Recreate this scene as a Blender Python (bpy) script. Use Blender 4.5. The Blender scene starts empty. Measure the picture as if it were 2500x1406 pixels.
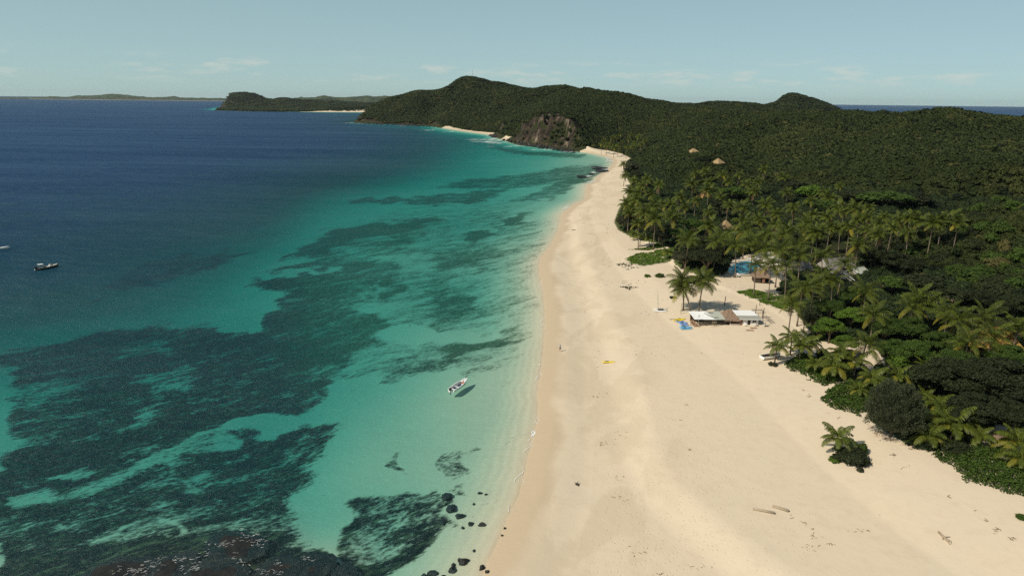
import bpy, bmesh, math, random
import numpy as np
from mathutils import Matrix, Vector, Euler

scene = bpy.context.scene
COL = scene.collection
R = math.radians
random.seed(7)
rng = np.random.default_rng(11)

# ------------------------------------------------------------------ camera
CAM_H = 60.0
PITCH = R(15.42)
ROLL = 0.0104
LENS = 24.0
cam_data = bpy.data.cameras.new('camera')
cam_data.lens = LENS
cam_data.sensor_width = 36.0
cam_data.clip_start = 0.5
cam_data.clip_end = 60000.0
cam = bpy.data.objects.new('camera', cam_data)
COL.objects.link(cam)
CROT = Matrix.Rotation(math.pi / 2 - PITCH, 3, 'X') @ Matrix.Rotation(ROLL, 3, 'Z')
cam.matrix_world = Matrix.Translation((0, 0, CAM_H)) @ CROT.to_4x4()
scene.camera = cam

# ------------------------------------------------------------------ light
HAZE = 0.000016
SUN_EL = R(44)
SUN_AZ = R(32)                       # shadows fall to the right and a little away
L = Vector((math.cos(SUN_AZ) * math.cos(SUN_EL), math.sin(SUN_AZ) * math.cos(SUN_EL), -math.sin(SUN_EL)))
sun_data = bpy.data.lights.new('sun', 'SUN')
sun_data.energy = 4.4
sun_data.angle = R(0.5)
sun_data.color = (1.0, 0.91, 0.76)
sun = bpy.data.objects.new('sun', sun_data)
sun.rotation_euler = L.to_track_quat('-Z', 'Y').to_euler()
sun.location = (-200, -60, 300)
COL.objects.link(sun)

world = bpy.data.worlds.new('World')
scene.world = world
world.use_nodes = True
wt = world.node_tree
wn = wt.nodes
wl = wt.links
wn.clear()
w_out = wn.new('ShaderNodeOutputWorld')
w_bg = wn.new('ShaderNodeBackground')
w_bg.inputs['Strength'].default_value = 0.1
w_sky = wn.new('ShaderNodeTexSky')
w_sky.sky_type = 'NISHITA'
w_sky.sun_disc = False
w_sky.sun_elevation = SUN_EL
w_sky.sun_rotation = math.atan2(-L.x, -L.y)
w_sky.altitude = 60
w_sky.air_density = 0.5
w_sky.dust_density = 0.5
w_sky.ozone_density = 2.0
w_tint = wn.new('ShaderNodeMix')
w_tint.data_type = 'RGBA'
w_tint.blend_type = 'MIX'
w_tint.inputs[7].default_value = (4.1, 5.9, 5.4, 1)      # the pale veil of sea air, thinning upwards
wl.new(w_sky.outputs[0], w_tint.inputs[6])
# low fair-weather clouds standing just over the horizon
w_tc = wn.new('ShaderNodeTexCoord')
w_sep = wn.new('ShaderNodeSeparateXYZ')
wl.new(w_tc.outputs['Generated'], w_sep.inputs[0])
w_veil = wn.new('ShaderNodeMapRange')
w_veil.inputs[1].default_value = 0.0
w_veil.inputs[2].default_value = 0.95
w_veil.inputs[3].default_value = 0.70
w_veil.inputs[4].default_value = 0.0
wl.new(w_sep.outputs[2], w_veil.inputs[0])
wl.new(w_veil.outputs[0], w_tint.inputs[0])
w_map = wn.new('ShaderNodeMapping')
w_map.inputs['Scale'].default_value = (13, 13, 75)
w_map.inputs['Location'].default_value = (2.3, 0.7, 1.1)
wl.new(w_tc.outputs['Generated'], w_map.inputs[0])
w_no = wn.new('ShaderNodeTexNoise')
w_no.inputs['Scale'].default_value = 1.0
w_no.inputs['Detail'].default_value = 6
w_no.inputs['Roughness'].default_value = 0.62
wl.new(w_map.outputs[0], w_no.inputs['Vector'])
w_cov = wn.new('ShaderNodeMapRange')
w_cov.interpolation_type = 'SMOOTHSTEP'
w_cov.inputs[1].default_value = 0.50
w_cov.inputs[2].default_value = 0.72
wl.new(w_no.outputs[0], w_cov.inputs[0])
w_lo = wn.new('ShaderNodeMapRange')
w_lo.interpolation_type = 'SMOOTHSTEP'
w_lo.inputs[1].default_value = 0.012
w_lo.inputs[2].default_value = 0.030
wl.new(w_sep.outputs[2], w_lo.inputs[0])
w_hi = wn.new('ShaderNodeMapRange')
w_hi.interpolation_type = 'SMOOTHSTEP'
w_hi.inputs[1].default_value = 0.060
w_hi.inputs[2].default_value = 0.036
w_hi.inputs[3].default_value = 0.0
w_hi.inputs[4].default_value = 1.0
wl.new(w_sep.outputs[2], w_hi.inputs[0])


def wmath(op, a, b):
    n = wn.new('ShaderNodeMath')
    n.operation = op
    for i, v in enumerate((a, b)):
        if isinstance(v, (int, float)):
            n.inputs[i].default_value = v
        else:
            wl.new(v, n.inputs[i])
    return n.outputs[0]


w_fac = wmath('MULTIPLY', wmath('MULTIPLY', w_lo.outputs[0], w_hi.outputs[0]), w_cov.outputs[0])
w_fac = wmath('MULTIPLY', w_fac, 0.6)
w_mix = wn.new('ShaderNodeMix')
w_mix.data_type = 'RGBA'
wl.new(w_fac, w_mix.inputs[0])
wl.new(w_tint.outputs[2], w_mix.inputs[6])
w_mix.inputs[7].default_value = (6.4, 6.7, 5.9, 1)
wl.new(w_mix.outputs[2], w_bg.inputs['Color'])
wl.new(w_bg.outputs[0], w_out.inputs['Surface'])

vs = scene.view_settings
vs.view_transform = 'Standard'
vs.look = 'None'
vs.exposure = 0.0
vs.gamma = 1.0
vs.use_curve_mapping = False
scene.render.engine = 'CYCLES'
cy = scene.cycles
cy.max_bounces = 6
cy.diffuse_bounces = 3
cy.glossy_bounces = 2
cy.transmission_bounces = 3
cy.transparent_max_bounces = 12
cy.volume_bounces = 0
cy.caustics_reflective = False
cy.caustics_refractive = False
cy.use_denoising = False
cy.use_fast_gi = False

# ------------------------------------------------------------------ photo geometry: a pixel of the photograph gives a sight line
FPX = 2500 * LENS / 36.0
CM = np.array(CROT)


def ray(px, py):
    d = CM @ np.array(((px - 1250) / FPX, -(py - 703) / FPX, -1.0))
    return d


def onplane(px, py, z=0.0):
    d = ray(px, py)
    t = (z - CAM_H) / d[2]
    return np.array((d[0] * t, d[1] * t, z))


def aty(px, py, Y):
    d = ray(px, py)
    t = Y / d[1]
    return np.array((d[0] * t, Y, CAM_H + d[2] * t))


def project(x, y, z):
    p = np.stack((x, y, z - CAM_H), -1) @ CM
    w = np.maximum(-p[..., 2], 1e-3)
    return 1250 + FPX * p[..., 0] / w, 703 - FPX * p[..., 1] / w


# ------------------------------------------------------------------ noise
_tab = np.random.default_rng(5).random((256, 256))


def vnoise(x, y):
    xi = np.floor(x).astype(np.int64)
    yi = np.floor(y).astype(np.int64)
    fx = x - xi
    fy = y - yi
    fx = fx * fx * fx * (fx * (fx * 6 - 15) + 10)
    fy = fy * fy * fy * (fy * (fy * 6 - 15) + 10)
    x0, x1, y0, y1 = xi & 255, (xi + 1) & 255, yi & 255, (yi + 1) & 255
    a = _tab[x0, y0] * (1 - fx) + _tab[x1, y0] * fx
    b = _tab[x0, y1] * (1 - fx) + _tab[x1, y1] * fx
    return a * (1 - fy) + b * fy


def fbm(x, y, oct=4, gain=0.5):
    s = 0.0
    a = 1.0
    n = 0.0
    for i in range(oct):
        s = s + a * vnoise(x * 2 ** i + 17.3 * i, y * 2 ** i - 9.1 * i)
        n += a
        a *= gain
    return s / n          # 0..1


def sstep(a, b, x):
    t = np.clip((x - a) / (b - a), 0, 1)
    return t * t * (3 - 2 * t)


def seg_dist(x, y, pts, closed=False):
    """distance to a polyline, the index and parameter of the nearest segment, and the side (+ = left of the direction of travel)"""
    best = np.full(x.shape, 1e18)
    par = np.zeros(x.shape)
    side = np.zeros(x.shape)
    n = len(pts)
    for i in range(n if closed else n - 1):
        ax, ay = pts[i][0], pts[i][1]
        bx, by = pts[(i + 1) % n][0], pts[(i + 1) % n][1]
        dx, dy = bx - ax, by - ay
        l2 = dx * dx + dy * dy + 1e-12
        t = np.clip(((x - ax) * dx + (y - ay) * dy) / l2, 0, 1)
        ex, ey = x - (ax + t * dx), y - (ay + t * dy)
        d = ex * ex + ey * ey
        m = d < best
        best = np.where(m, d, best)
        par = np.where(m, i + t, par)
        side = np.where(m, dx * (y - ay) - dy * (x - ax), side)
    return np.sqrt(best), par, np.sign(side)


def inside(x, y, pts):
    r = np.zeros(x.shape, bool)
    n = len(pts)
    for i in range(n):
        ax, ay = pts[i][0], pts[i][1]
        bx, by = pts[(i + 1) % n][0], pts[(i + 1) % n][1]
        if ay == by:
            continue
        c = ((ay > y) != (by > y)) & (x < (bx - ax) * (y - ay) / (by - ay) + ax)
        r ^= c
    return r


def poly_sd(x, y, pts):
    d = seg_dist(x, y, pts, True)[0]
    return np.where(inside(x, y, pts), d, -d)


# ------------------------------------------------------------------ the lie of the land
# coast: photo pixel at the waterline, cliffness 0..1, beach width in metres
coast_px = [
    (1165, 1440, 0, 60), (1189, 1375, 0, 60), (1217, 1318, 0, 60), (1241, 1260, 0, 60), (1267, 1208, 0, 60), (1281, 1150, 0, 60),
    (1295, 1090, 0, 60), (1300, 1066, 0, 60), (1313, 1026, 0, 60), (1312, 960, 0, 62), (1318, 920, 0, 62), (1324, 880, 0, 62),
    (1328, 840, 0, 62), (1330, 805, 0, 62), (1330, 755, 0, 60), (1325, 709, 0, 50), (1316, 663, 0, 45), (1318, 631, 0, 40),
    (1343, 599, 0, 36), (1364, 560, 0, 32), (1370, 524, 0, 30), (1395, 503, 0, 28), (1427, 486, 0, 25), (1430, 467, 0, 25),
    (1432, 452, 0, 24), (1450, 445, 0, 24), (1458, 431, 0, 22), (1480, 418, 0, 18), (1493, 405, 0, 12), (1498, 395, 0, 14),
    (1490, 386, 0, 20), (1465, 379, 0, 18), (1440, 374, 0.05, 16), (1400, 369, 0.5, 5), (1370, 365, 1, 3), (1340, 362, 1, 3),
    (1300, 358, 1, 3), (1270, 354, 1, 3), (1247, 348, 0.9, 4), (1232, 342, 0.2, 12), (1205, 334, 0.7, 6), (1195, 329, 0.1, 11),
    (1150, 323, 0.0, 11), (1115, 318, 0.0, 11), (1090, 314, 0.1, 11), (1060, 309, 0.85, 5), (1030, 307, .9, 3), (980, 305, .92, 3),
    (930, 303, .92, 3), (890, 301, .92, 3), (862, 299, .92, 3)]
coast = [tuple(onplane(a, b)[:2]) + (c, w) for a, b, c, w in coast_px]
coast = [(40, -220, 0, 60), (20, -60, 0, 60)] + coast
coast += [(-430, 2060, .9, 3), (-360, 2350, .8, 4), (-250, 2700, .4, 10), (-330, 3100, .1, 20)]
for a, b, c, w in [(850, 274.5, 0, 55), (800, 274.2, 0, 55), (752, 273.6, 0, 45), (700, 273.4, .9, 4), (640, 272.8, .88, 4), (570, 271, .9, 3), (524, 269.5, .92, 3)]:
    p = onplane(a, b)
    coast.append((p[0], p[1], c, w))
coast += [(-1850, 4500, 1, 3), (-1300, 4700, 1, 3), (-300, 4900, 1, 2), (500, 4300, 1, 2), (900, 3300, 1, 2), (1040, 2560, 1, 3), (1085, 2300, 1, 3),
          (1040, 2060, 1, 3), (930, 1850, 1, 2), (860, 1500, 1, 2), (820, 1150, 1, 2), (860, 860, 1, 2), (900, 500, 1, 2), (900, -220, 1, 2)]
CX = np.array([c[2] for c in coast] + [coast[0][2]])
CW = np.array([c[3] for c in coast] + [coast[0][3]])

# land control points: photo pixel + how far forward it lies
hill_ctl = [
    (1690, 384, 500, 2), (1752, 409, 470, 2), (1600, 340, 800, 3), (1560, 382, 640, 2), (1650, 300, 950, 3), (1560, 300, 1010, 3),
    (1500, 348, 950, 4), (1470, 345, 930, 4), (1540, 350, 880, 4),
    (1300, 274, 1110, 2), (1400, 268, 1060, 2), (1430, 300, 990, 2), (1500, 300, 1010, 2), (1350, 242, 1200, 2), (1240, 264, 1330, 2), (1260, 290, 1180, 2),
    (1150, 278, 1540, 2), (1050, 272, 1820, 2), (960, 264, 1930, 2), (890, 266, 1960, 2), (1120, 297, 1470, 2), (1200, 293, 1330, 2),
    (1300, 283, 968, 1), (1345, 285, 932, 1), (1392, 292, 900, 1), (1262, 290, 1008, 1), (1225, 298, 1120, 1), (1055, 288, 1690, 1), (985, 287, 1760, 1), (920, 284, 1800, 1), (880, 281, 1830, 1),
    (1145, 187, 1900, 5), (1100, 210, 1950, 5), (1040, 226, 2000, 5), (960, 240, 2050, 5), (1185, 194, 1900, 5), (1240, 205, 1800, 5), (1300, 212, 1750, 5),
    (1360, 208, 1700, 5), (1410, 219, 1550, 5), (1440, 224, 1300, 4), (1470, 228, 1270, 4), (1510, 237, 1250, 4), (1560, 240, 1400, 4), (1600, 250, 1320, 4), (1650, 262, 1250, 4),
    (1200, 238, 1600, 3), (1100, 250, 1700, 3), (1020, 250, 1850, 3), (1320, 228, 1400, 3),
    (1700, 263, 1700, 5), (1740, 252, 1700, 5), (1800, 259, 1700, 5), (1842, 255, 1800, 5), (1880, 260, 1900, 5), (1896, 258, 2200, 5), (1910, 240, 2200, 2), (1926, 230, 2200, 2), (1945, 231, 2200, 2), (1965, 239, 2200, 3), (1990, 249, 2200, 4), (2035, 264, 2150, 5), (2062, 284, 2100, 4), (1890, 262, 2150, 5),
    (2100, 280, 750, 3), (2200, 284, 720, 3), (2320, 278, 650, 3), (2400, 288, 630, 3), (2500, 292, 620, 3), (2600, 300, 600, 3), (1900, 287, 850, 3), (1780, 286, 900, 3), (1700, 289, 960, 3), (2000, 285, 800, 3),
    (1700, 330, 720, 3), (1850, 330, 680, 3), (2000, 330, 620, 3), (2150, 340, 560, 3), (2300, 340, 520, 3), (2450, 340, 500, 3),
    (1850, 402, 520, 3), (2000, 412, 480, 3), (2150, 420, 440, 3), (2300, 425, 410, 3), (2450, 432, 390, 3),
    (2330, 500, 345, 10), (2450, 478, 365, 14), (2250, 540, 300, 6), (2500, 512, 262, -1), (2420, 540, 255, -1), (2350, 565, 248, -1), (2270, 590, 242, 0), (2200, 615, 238, 1), (2450, 620, 215, 2), (2350, 680, 200, 2), (2500, 700, 180, 2), (2600, 540, 230, 2)]
ctl = []
for a, b, Y, th in hill_ctl:
    p = aty(a, b, Y)
    ctl.append((p[0], p[1], p[2] - th))
for a, b, z in [(1450, 367, 2.8), (1490, 367, 2.8), (1520, 373, 2.8), (1425, 365, 4), (1545, 382, 4), (1560, 600, 3), (1700, 720, 3), (1900, 770, 3), (2000, 900, 3), (2150, 1050, 3), (2400, 1200, 3), (1510, 500, 3), (1530, 430, 4), (1900, 650, 3), (2050, 650, 3.4), (2150, 750, 4),
                (2250, 850, 4), (2400, 1000, 3.5), (2500, 1060, 3.5), (2450, 850, 5), (1700, 560, 3.5), (1850, 550, 4), (2000, 560, 4.5), (2120, 540, 5), (1640, 470, 5), (1600, 430, 6), (1780, 470, 5.5), (1950, 470, 7), (2150, 480, 8), (2200, 680, 4.5)]:
    p = onplane(a, b, z)
    ctl.append((p[0], p[1], z))
# the far headland, two kilometres further on, and ground hidden behind the ridges
for a, b, Y in [(530, 243, 4100), (560, 237, 4100), (605, 231, 4150), (640, 240, 4100), (690, 241, 4100), (740, 246, 4050), (800, 252, 3900), (860, 256, 3900), (530, 250, 3980), (600, 248, 3950), (650, 252, 3850), (700, 252, 3800)]:
    p = aty(a, b, Y)
    ctl.append((p[0], p[1], p[2] - 6))
ctl += [(-250, 2500, 30), (-100, 3000, 25), (0, 2500, 50), (150, 2300, 60), (400, 2000, 55), (-600, 3900, 20), (-400, 4400, 25), (-1500, 4400, 30), (200, 3800, 25), (600, 3000, 25), (700, 2400, 30),
        (500, 1050, 28), (600, 900, 25), (430, 1300, 30), (700, 700, 20), (600, 400, 20), (400, 150, 15), (300, 30, 6), (150, -100, 3), (600, -100, 10), (800, 1300, 12), (650, 1700, 25), (330, 1500, 35), (900, 2000, 20), (1050, 2200, 20)]
ctl = np.array(ctl)


def tps_fit(P, v, lam):
    n = len(P)
    d2 = ((P[:, None] - P[None]) ** 2).sum(-1)
    K = 0.5 * d2 * np.log(d2 + 1e-12)
    A = np.zeros((n + 3, n + 3))
    A[:n, :n] = K + lam * np.eye(n)
    A[:n, n] = 1
    A[:n, n + 1:] = P
    A[n, :n] = 1
    A[n + 1:, :n] = P.T
    return np.linalg.solve(A, np.r_[v, 0, 0, 0])


def tps_eval(x, y, P, w):
    out = np.empty(x.shape).ravel()
    xf, yf = x.ravel(), y.ravel()
    n = len(P)
    for i in range(0, len(xf), 20000):
        a, b = xf[i:i + 20000, None], yf[i:i + 20000, None]
        d2 = (a - P[:, 0]) ** 2 + (b - P[:, 1]) ** 2
        out[i:i + 20000] = (0.5 * d2 * np.log(d2 + 1e-12)) @ w[:n] + w[n] + w[n + 1] * a[:, 0] + w[n + 2] * b[:, 0]
    return out.reshape(x.shape)


def warp(x, y):                       # plan coordinates squeezed with distance, so near and far detail weigh alike
    r = np.hypot(x, y + 60) + 1
    k = np.log(r / 60 + 1) / r * 3
    return x * k, (y + 60) * k


LP = np.stack(warp(ctl[:, 0], ctl[:, 1]), -1)
LW = tps_fit(LP, ctl[:, 2], 0.00004)

# sea bed depths
sea_px = [(1200, 1300, .7), (1150, 1200, 1.1), (1230, 1100, .9), (1260, 1000, .7), (1100, 950, 1.25), (1150, 930, 1.1), (1060, 990, 1.5), (950, 1000, 2.2), (900, 1100, 2.0), (800, 1200, 2.4), (760, 1290, 2.3), (1000, 1300, 1.9), (1060, 1200, 1.5), (1100, 1380, 1.0),
          (960, 1380, 1.8), (900, 820, 3.2), (1100, 800, 2.3), (1230, 800, 1.6), (1290, 820, .7), (1200, 700, 2.2), (1000, 700, 2.9), (1280, 660, 1.0), (1200, 560, 2.6), (1000, 580, 3.4), (1320, 540, 1.2), (1300, 470, 2.6), (1390, 450, 1.6), (1100, 470, 4.0),
          (1450, 390, 1.2), (1350, 395, 2.3), (1200, 385, 4.5), (1100, 400, 6.5), (800, 480, 7.0), (800, 580, 4.6), (650, 690, 4.6), (560, 740, 5.4), (700, 850, 4.4), (500, 860, 5.2), (300, 900, 5.0), (400, 780, 6.6), (200, 720, 10), (500, 650, 8.5),
          (300, 600, 13), (100, 650, 15), (0, 560, 20), (0, 760, 9.5), (0, 950, 4.6), (200, 1050, 3.6), (450, 1030, 3.2), (0, 1150, 3.2), (300, 1200, 2.6), (0, 1300, 2.2), (250, 1330, 1.5), (500, 1250, 2.2), (550, 1330, .9),
          (400, 1390, .4), (650, 1390, .5), (800, 1380, .7), (0, 1400, 1.3), (600, 500, 14), (300, 450, 26), (0, 450, 32), (900, 400, 14), (600, 380, 28), (0, 350, 50), (900, 340, 22), (1100, 345, 9), (1200, 352, 5), (1290, 370, 4), (700, 310, 28), (300, 300, 45), (0, 270, 70), (600, 280, 40), (830, 285, 20)]
SP = np.array([onplane(a, b)[:2] for a, b, _ in sea_px])
SPW = np.stack(warp(SP[:, 0], SP[:, 1]), -1)
SW = tps_fit(SPW, np.log(np.array([c for _, _, c in sea_px])), 0.004)

berm = [onplane(a, b, 2)[:2] for a, b in [(1408, 560), (1445, 640), (1475, 700), (1500, 760), (1545, 850), (1570, 920), (1600, 1050), (1625, 1120), (1680, 1190), (1760, 1255), (1840, 1320), (1960, 1406), (2100, 1480)]]


def H(x, y, full=False):
    """ground height, with the maps that go with it"""
    x = np.asarray(x, float)
    y = np.asarray(y, float)
    d, par, _ = seg_dist(x, y, coast, True)
    ins = inside(x, y, coast)
    s = np.where(ins, d, -d)
    i0 = np.clip(par.astype(int), 0, len(coast) - 1)
    f = par - i0
    cl = CX[i0] * (1 - f) + CX[i0 + 1] * f
    bw = CW[i0] * (1 - f) + CW[i0 + 1] * f
    wx, wy = warp(x, y)
    G = tps_eval(wx, wy, LP, LW)
    far = sstep(300, 1200, np.hypot(x, y))
    G = G + (fbm(x / 70, y / 70, 4) - .5) * (6 + 6 * far) * sstep(20, 160, s)
    gul = 1 - np.abs(2 * fbm(x / 210 + 5, y / 210, 3) - 1) * 2.2
    G = G + (gul - .45) * sstep(7, 24, G) * (12 - 3 * far) * sstep(20, 120, s)
    G = np.maximum(G, 1.5)
    rough = (fbm(x / 16, y / 26, 4) - .5)
    crag = np.abs(fbm(x / 9 + 40, y / 14, 4) - .5) * 2
    sa = s + cl * (rough * 26 - crag * 9) * sstep(1, 14, s)
    beach = 2.5 * (1 - np.exp(-np.maximum(sa, 0) / 13)) + 0.004 * np.maximum(sa, 0) + 0.34 * np.maximum(sa - bw - 4, 0)
    cliff = np.maximum(sa, 0) * (1.15 + 0.9 * (fbm(x / 45, y / 45, 2))) + 0.3
    land = np.minimum(G, beach * (1 - cl) + cliff * cl)
    bd, _, bs = seg_dist(x, y, berm)
    bd = bd * bs
    nb = sstep(3, 12, s) * (1 - cl) * sstep(420, 260, y)
    land = land + nb * 1.25 * (np.clip(sstep(-8, 0.6, bd + (fbm(x / 6, y / 6, 2) - .5) * 1.6), 0, 1) - 1)
    land = land + nb * (fbm(x / 14, y / 14, 3) - .5) * 0.22
    dep = np.exp(np.clip(tps_eval(wx, wy, SPW, SW), -2, 4.4))
    dep = np.maximum(dep, 60 * sstep(600, 1000, x))
    dep = np.minimum(dep * (0.85 + .3 * fbm(x / 25, y / 25, 3)), np.maximum(-s, 0) * (0.075 + cl * .25) + 0.012 * np.maximum(-s, 0) ** 1.4 + .02)
    z = np.where(s > 0, np.maximum(land, 0.02), -dep)
    if full:
        rw = 10 + 46 * sstep(.88, 1, cl)
        slope_rock = sstep(.3, .8, cl) * sstep(0.5, 3, s) * sstep(rw * 1.45 + rw * rough * 3.6, rw * .8 + rw * rough * 3.6, s)
        return z, s, cl, bw, slope_rock
    return z


def ground(px, py, h=0.0, tmin=60, tmax=4500):
    """where the sight line of a photo pixel meets the ground (or a surface h above it)"""
    d = ray(px, py)
    k = np.hypot(d[0], d[1])
    r = np.geomspace(tmin, tmax, 420)
    t = r / k
    zz = CAM_H + d[2] * t
    hh = np.maximum(H(d[0] * t, d[1] * t), 0) + h
    i = int(np.argmax(zz <= hh))
    if i == 0:
        i = len(t) - 1
    a, b = t[max(i - 1, 0)], t[i]
    for _ in range(14):
        m = .5 * (a + b)
        g = max(float(H(np.array([d[0] * m]), np.array([d[1] * m]))[0]), 0) + h
        if CAM_H + d[2] * m <= g:
            b = m
        else:
            a = m
    m = .5 * (a + b)
    g = max(float(H(np.array([d[0] * m]), np.array([d[1] * m]))[0]), 0)
    return Vector((d[0] * m, d[1] * m, g))


def hz(x, y):
    return max(float(H(np.array([float(x)]), np.array([float(y)]))[0]), 0.0)


# ------------------------------------------------------------------ node helpers
def new_mat(name):
    m = bpy.data.materials.new(name)
    m.use_nodes = True
    m.node_tree.nodes.clear()
    return m, NT(m.node_tree)


class NT:
    def __init__(s, t):
        s.t = t

    def n(s, kind, **kw):
        x = s.t.nodes.new(kind)
        for k, v in kw.items():
            setattr(x, k, v)
        return x

    def put(s, sock, v):
        if v is None:
            return
        if hasattr(v, 'is_output'):
            s.t.links.new(v, sock)
        else:
            if isinstance(v, (tuple, list)) and len(v) == 3 and sock.type == 'RGBA':
                v = (*v, 1)
            sock.default_value = v

    def math(s, op, a, b=None, c=None, clamp=False):
        x = s.n('ShaderNodeMath', operation=op, use_clamp=clamp)
        for i, v in enumerate((a, b, c)):
            s.put(x.inputs[i], v)
        return x.outputs[0]

    def mix(s, f, a, b, blend='MIX'):
        x = s.n('ShaderNodeMix', data_type='RGBA', blend_type=blend)
        s.put(x.inputs[0], f)
        s.put(x.inputs[6], a)
        s.put(x.inputs[7], b)
        return x.outputs[2]

    def mr(s, v, a, b, c=0.0, d=1.0, smooth=True):
        x = s.n('ShaderNodeMapRange')
        if smooth:
            x.interpolation_type = 'SMOOTHSTEP'
        s.put(x.inputs[0], v)
        for i, q in enumerate((a, b, c, d)):
            s.put(x.inputs[i + 1], q)
        return x.outputs[0]

    def attr(s, name, kind='GEOMETRY'):
        return s.n('ShaderNodeAttribute', attribute_name=name, attribute_type=kind).outputs['Fac']

    def pos(s, scale=(1, 1, 1), obj=False, rot=(0, 0, 0)):
        v = s.n('ShaderNodeTexCoord').outputs['Object'] if obj else s.n('ShaderNodeNewGeometry').outputs['Position']
        if any(rot):
            q = s.n('ShaderNodeMapping')
            q.inputs['Rotation'].default_value = rot
            s.t.links.new(v, q.inputs[0])
            v = q.outputs[0]
        m = s.n('ShaderNodeMapping')
        m.inputs['Scale'].default_value = scale
        s.t.links.new(v, m.inputs[0])
        return m.outputs[0]

    def noise(s, vec, scale=1.0, detail=3, rough=.5, dist=0.0):
        x = s.n('ShaderNodeTexNoise')
        s.put(x.inputs['Vector'], vec)
        x.inputs['Scale'].default_value = scale
        x.inputs['Detail'].default_value = detail
        x.inputs['Roughness'].default_value = rough
        x.inputs['Distortion'].default_value = dist
        return x.outputs[0]

    def vor(s, vec, scale=1.0, feature='F1', out=0):
        x = s.n('ShaderNodeTexVoronoi', feature=feature)
        s.put(x.inputs['Vector'], vec)
        x.inputs['Scale'].default_value = scale
        return x.outputs[out]

    def bump(s, h, strength=.5, dist=.1):
        x = s.n('ShaderNodeBump')
        x.inputs['Strength'].default_value = strength
        x.inputs['Distance'].default_value = dist
        s.put(x.inputs['Height'], h)
        return x.outputs[0]

    def out(s, sh, vol=None):
        o = s.n('ShaderNodeOutputMaterial')
        if sh is not None:
            s.t.links.new(sh, o.inputs['Surface'])
        if vol is not None:
            s.t.links.new(vol, o.inputs['Volume'])

    def bsdf(s, col, rough=.8, normal=None, spec=.3, metal=0.0):
        x = s.n('ShaderNodeBsdfPrincipled')
        s.put(x.inputs['Base Color'], col)
        s.put(x.inputs['Roughness'], rough)
        s.put(x.inputs['Specular IOR Level'], spec)
        x.inputs['Metallic'].default_value = metal
        if normal is not None:
            s.t.links.new(normal, x.inputs['Normal'])
        return x.outputs[0]


def plain(name, col, rough=.7, var=.18, scale=3.0, spec=.3, bump=.0, metal=0.0):
    m, t = new_mat(name)
    p = t.pos(obj=True)
    n = t.noise(p, scale, 4, .6)
    dark = tuple(c * (1 - var) for c in col)
    lite = tuple(min(c * (1 + var), .9) for c in col)
    c = t.mix(n, dark, lite)
    t.out(t.bsdf(c, rough, t.bump(t.noise(p, scale * 6, 3), bump, .02) if bump else None, spec, metal))
    return m

# ------------------------------------------------------------------ mesh helpers
def mesh_np(name, V, F, mat=None, attrs=None, smooth=False, colors=None):
    """V (n,3), F (m,3) or (m,4) index array"""
    me = bpy.data.meshes.new(name)
    V = np.asarray(V, np.float32)
    F = np.asarray(F, np.int32)
    k = F.shape[1]
    me.vertices.add(len(V))
    me.vertices.foreach_set('co', V.ravel())
    me.loops.add(F.size)
    me.loops.foreach_set('vertex_index', F.ravel())
    me.polygons.add(len(F))
    me.polygons.foreach_set('loop_start', np.arange(0, F.size, k, dtype=np.int32))
    me.polygons.foreach_set('loop_total', np.full(len(F), k, np.int32))
    if smooth:
        me.polygons.foreach_set('use_smooth', np.ones(len(F), bool))
    for a, v in (attrs or {}).items():
        at = me.attributes.new(a, 'FLOAT', 'POINT')
        at.data.foreach_set('value', np.asarray(v, np.float32))
    me.update(calc_edges=True)
    if mat:
        me.materials.append(mat)
    return me


def link(name, me, parent=None, loc=None, rotz=None, mat=None, **props):
    o = bpy.data.objects.new(name, me)
    COL.objects.link(o)
    if parent is not None:
        o.parent = parent
    if loc is not None:
        o.location = loc
    if rotz is not None:
        o.rotation_euler = (0, 0, rotz)
    if mat is not None:
        if not me.materials:
            me.materials.append(None)
        o.material_slots[0].link = 'OBJECT'
        o.material_slots[0].material = mat
    for k, v in props.items():
        o[k] = v
    return o


def thing(name, label, cat, loc=(0, 0, 0), rotz=0.0, group=None):
    o = bpy.data.objects.new(name, None)
    o.empty_display_size = .3
    COL.objects.link(o)
    o.location = loc
    o.rotation_euler = (0, 0, rotz)
    o['label'] = label
    o['category'] = cat
    if group:
        o['group'] = group
    return o


def tag(o, label, cat, group=None):
    o['label'] = label
    o['category'] = cat
    if group:
        o['group'] = group
    return o


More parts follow.
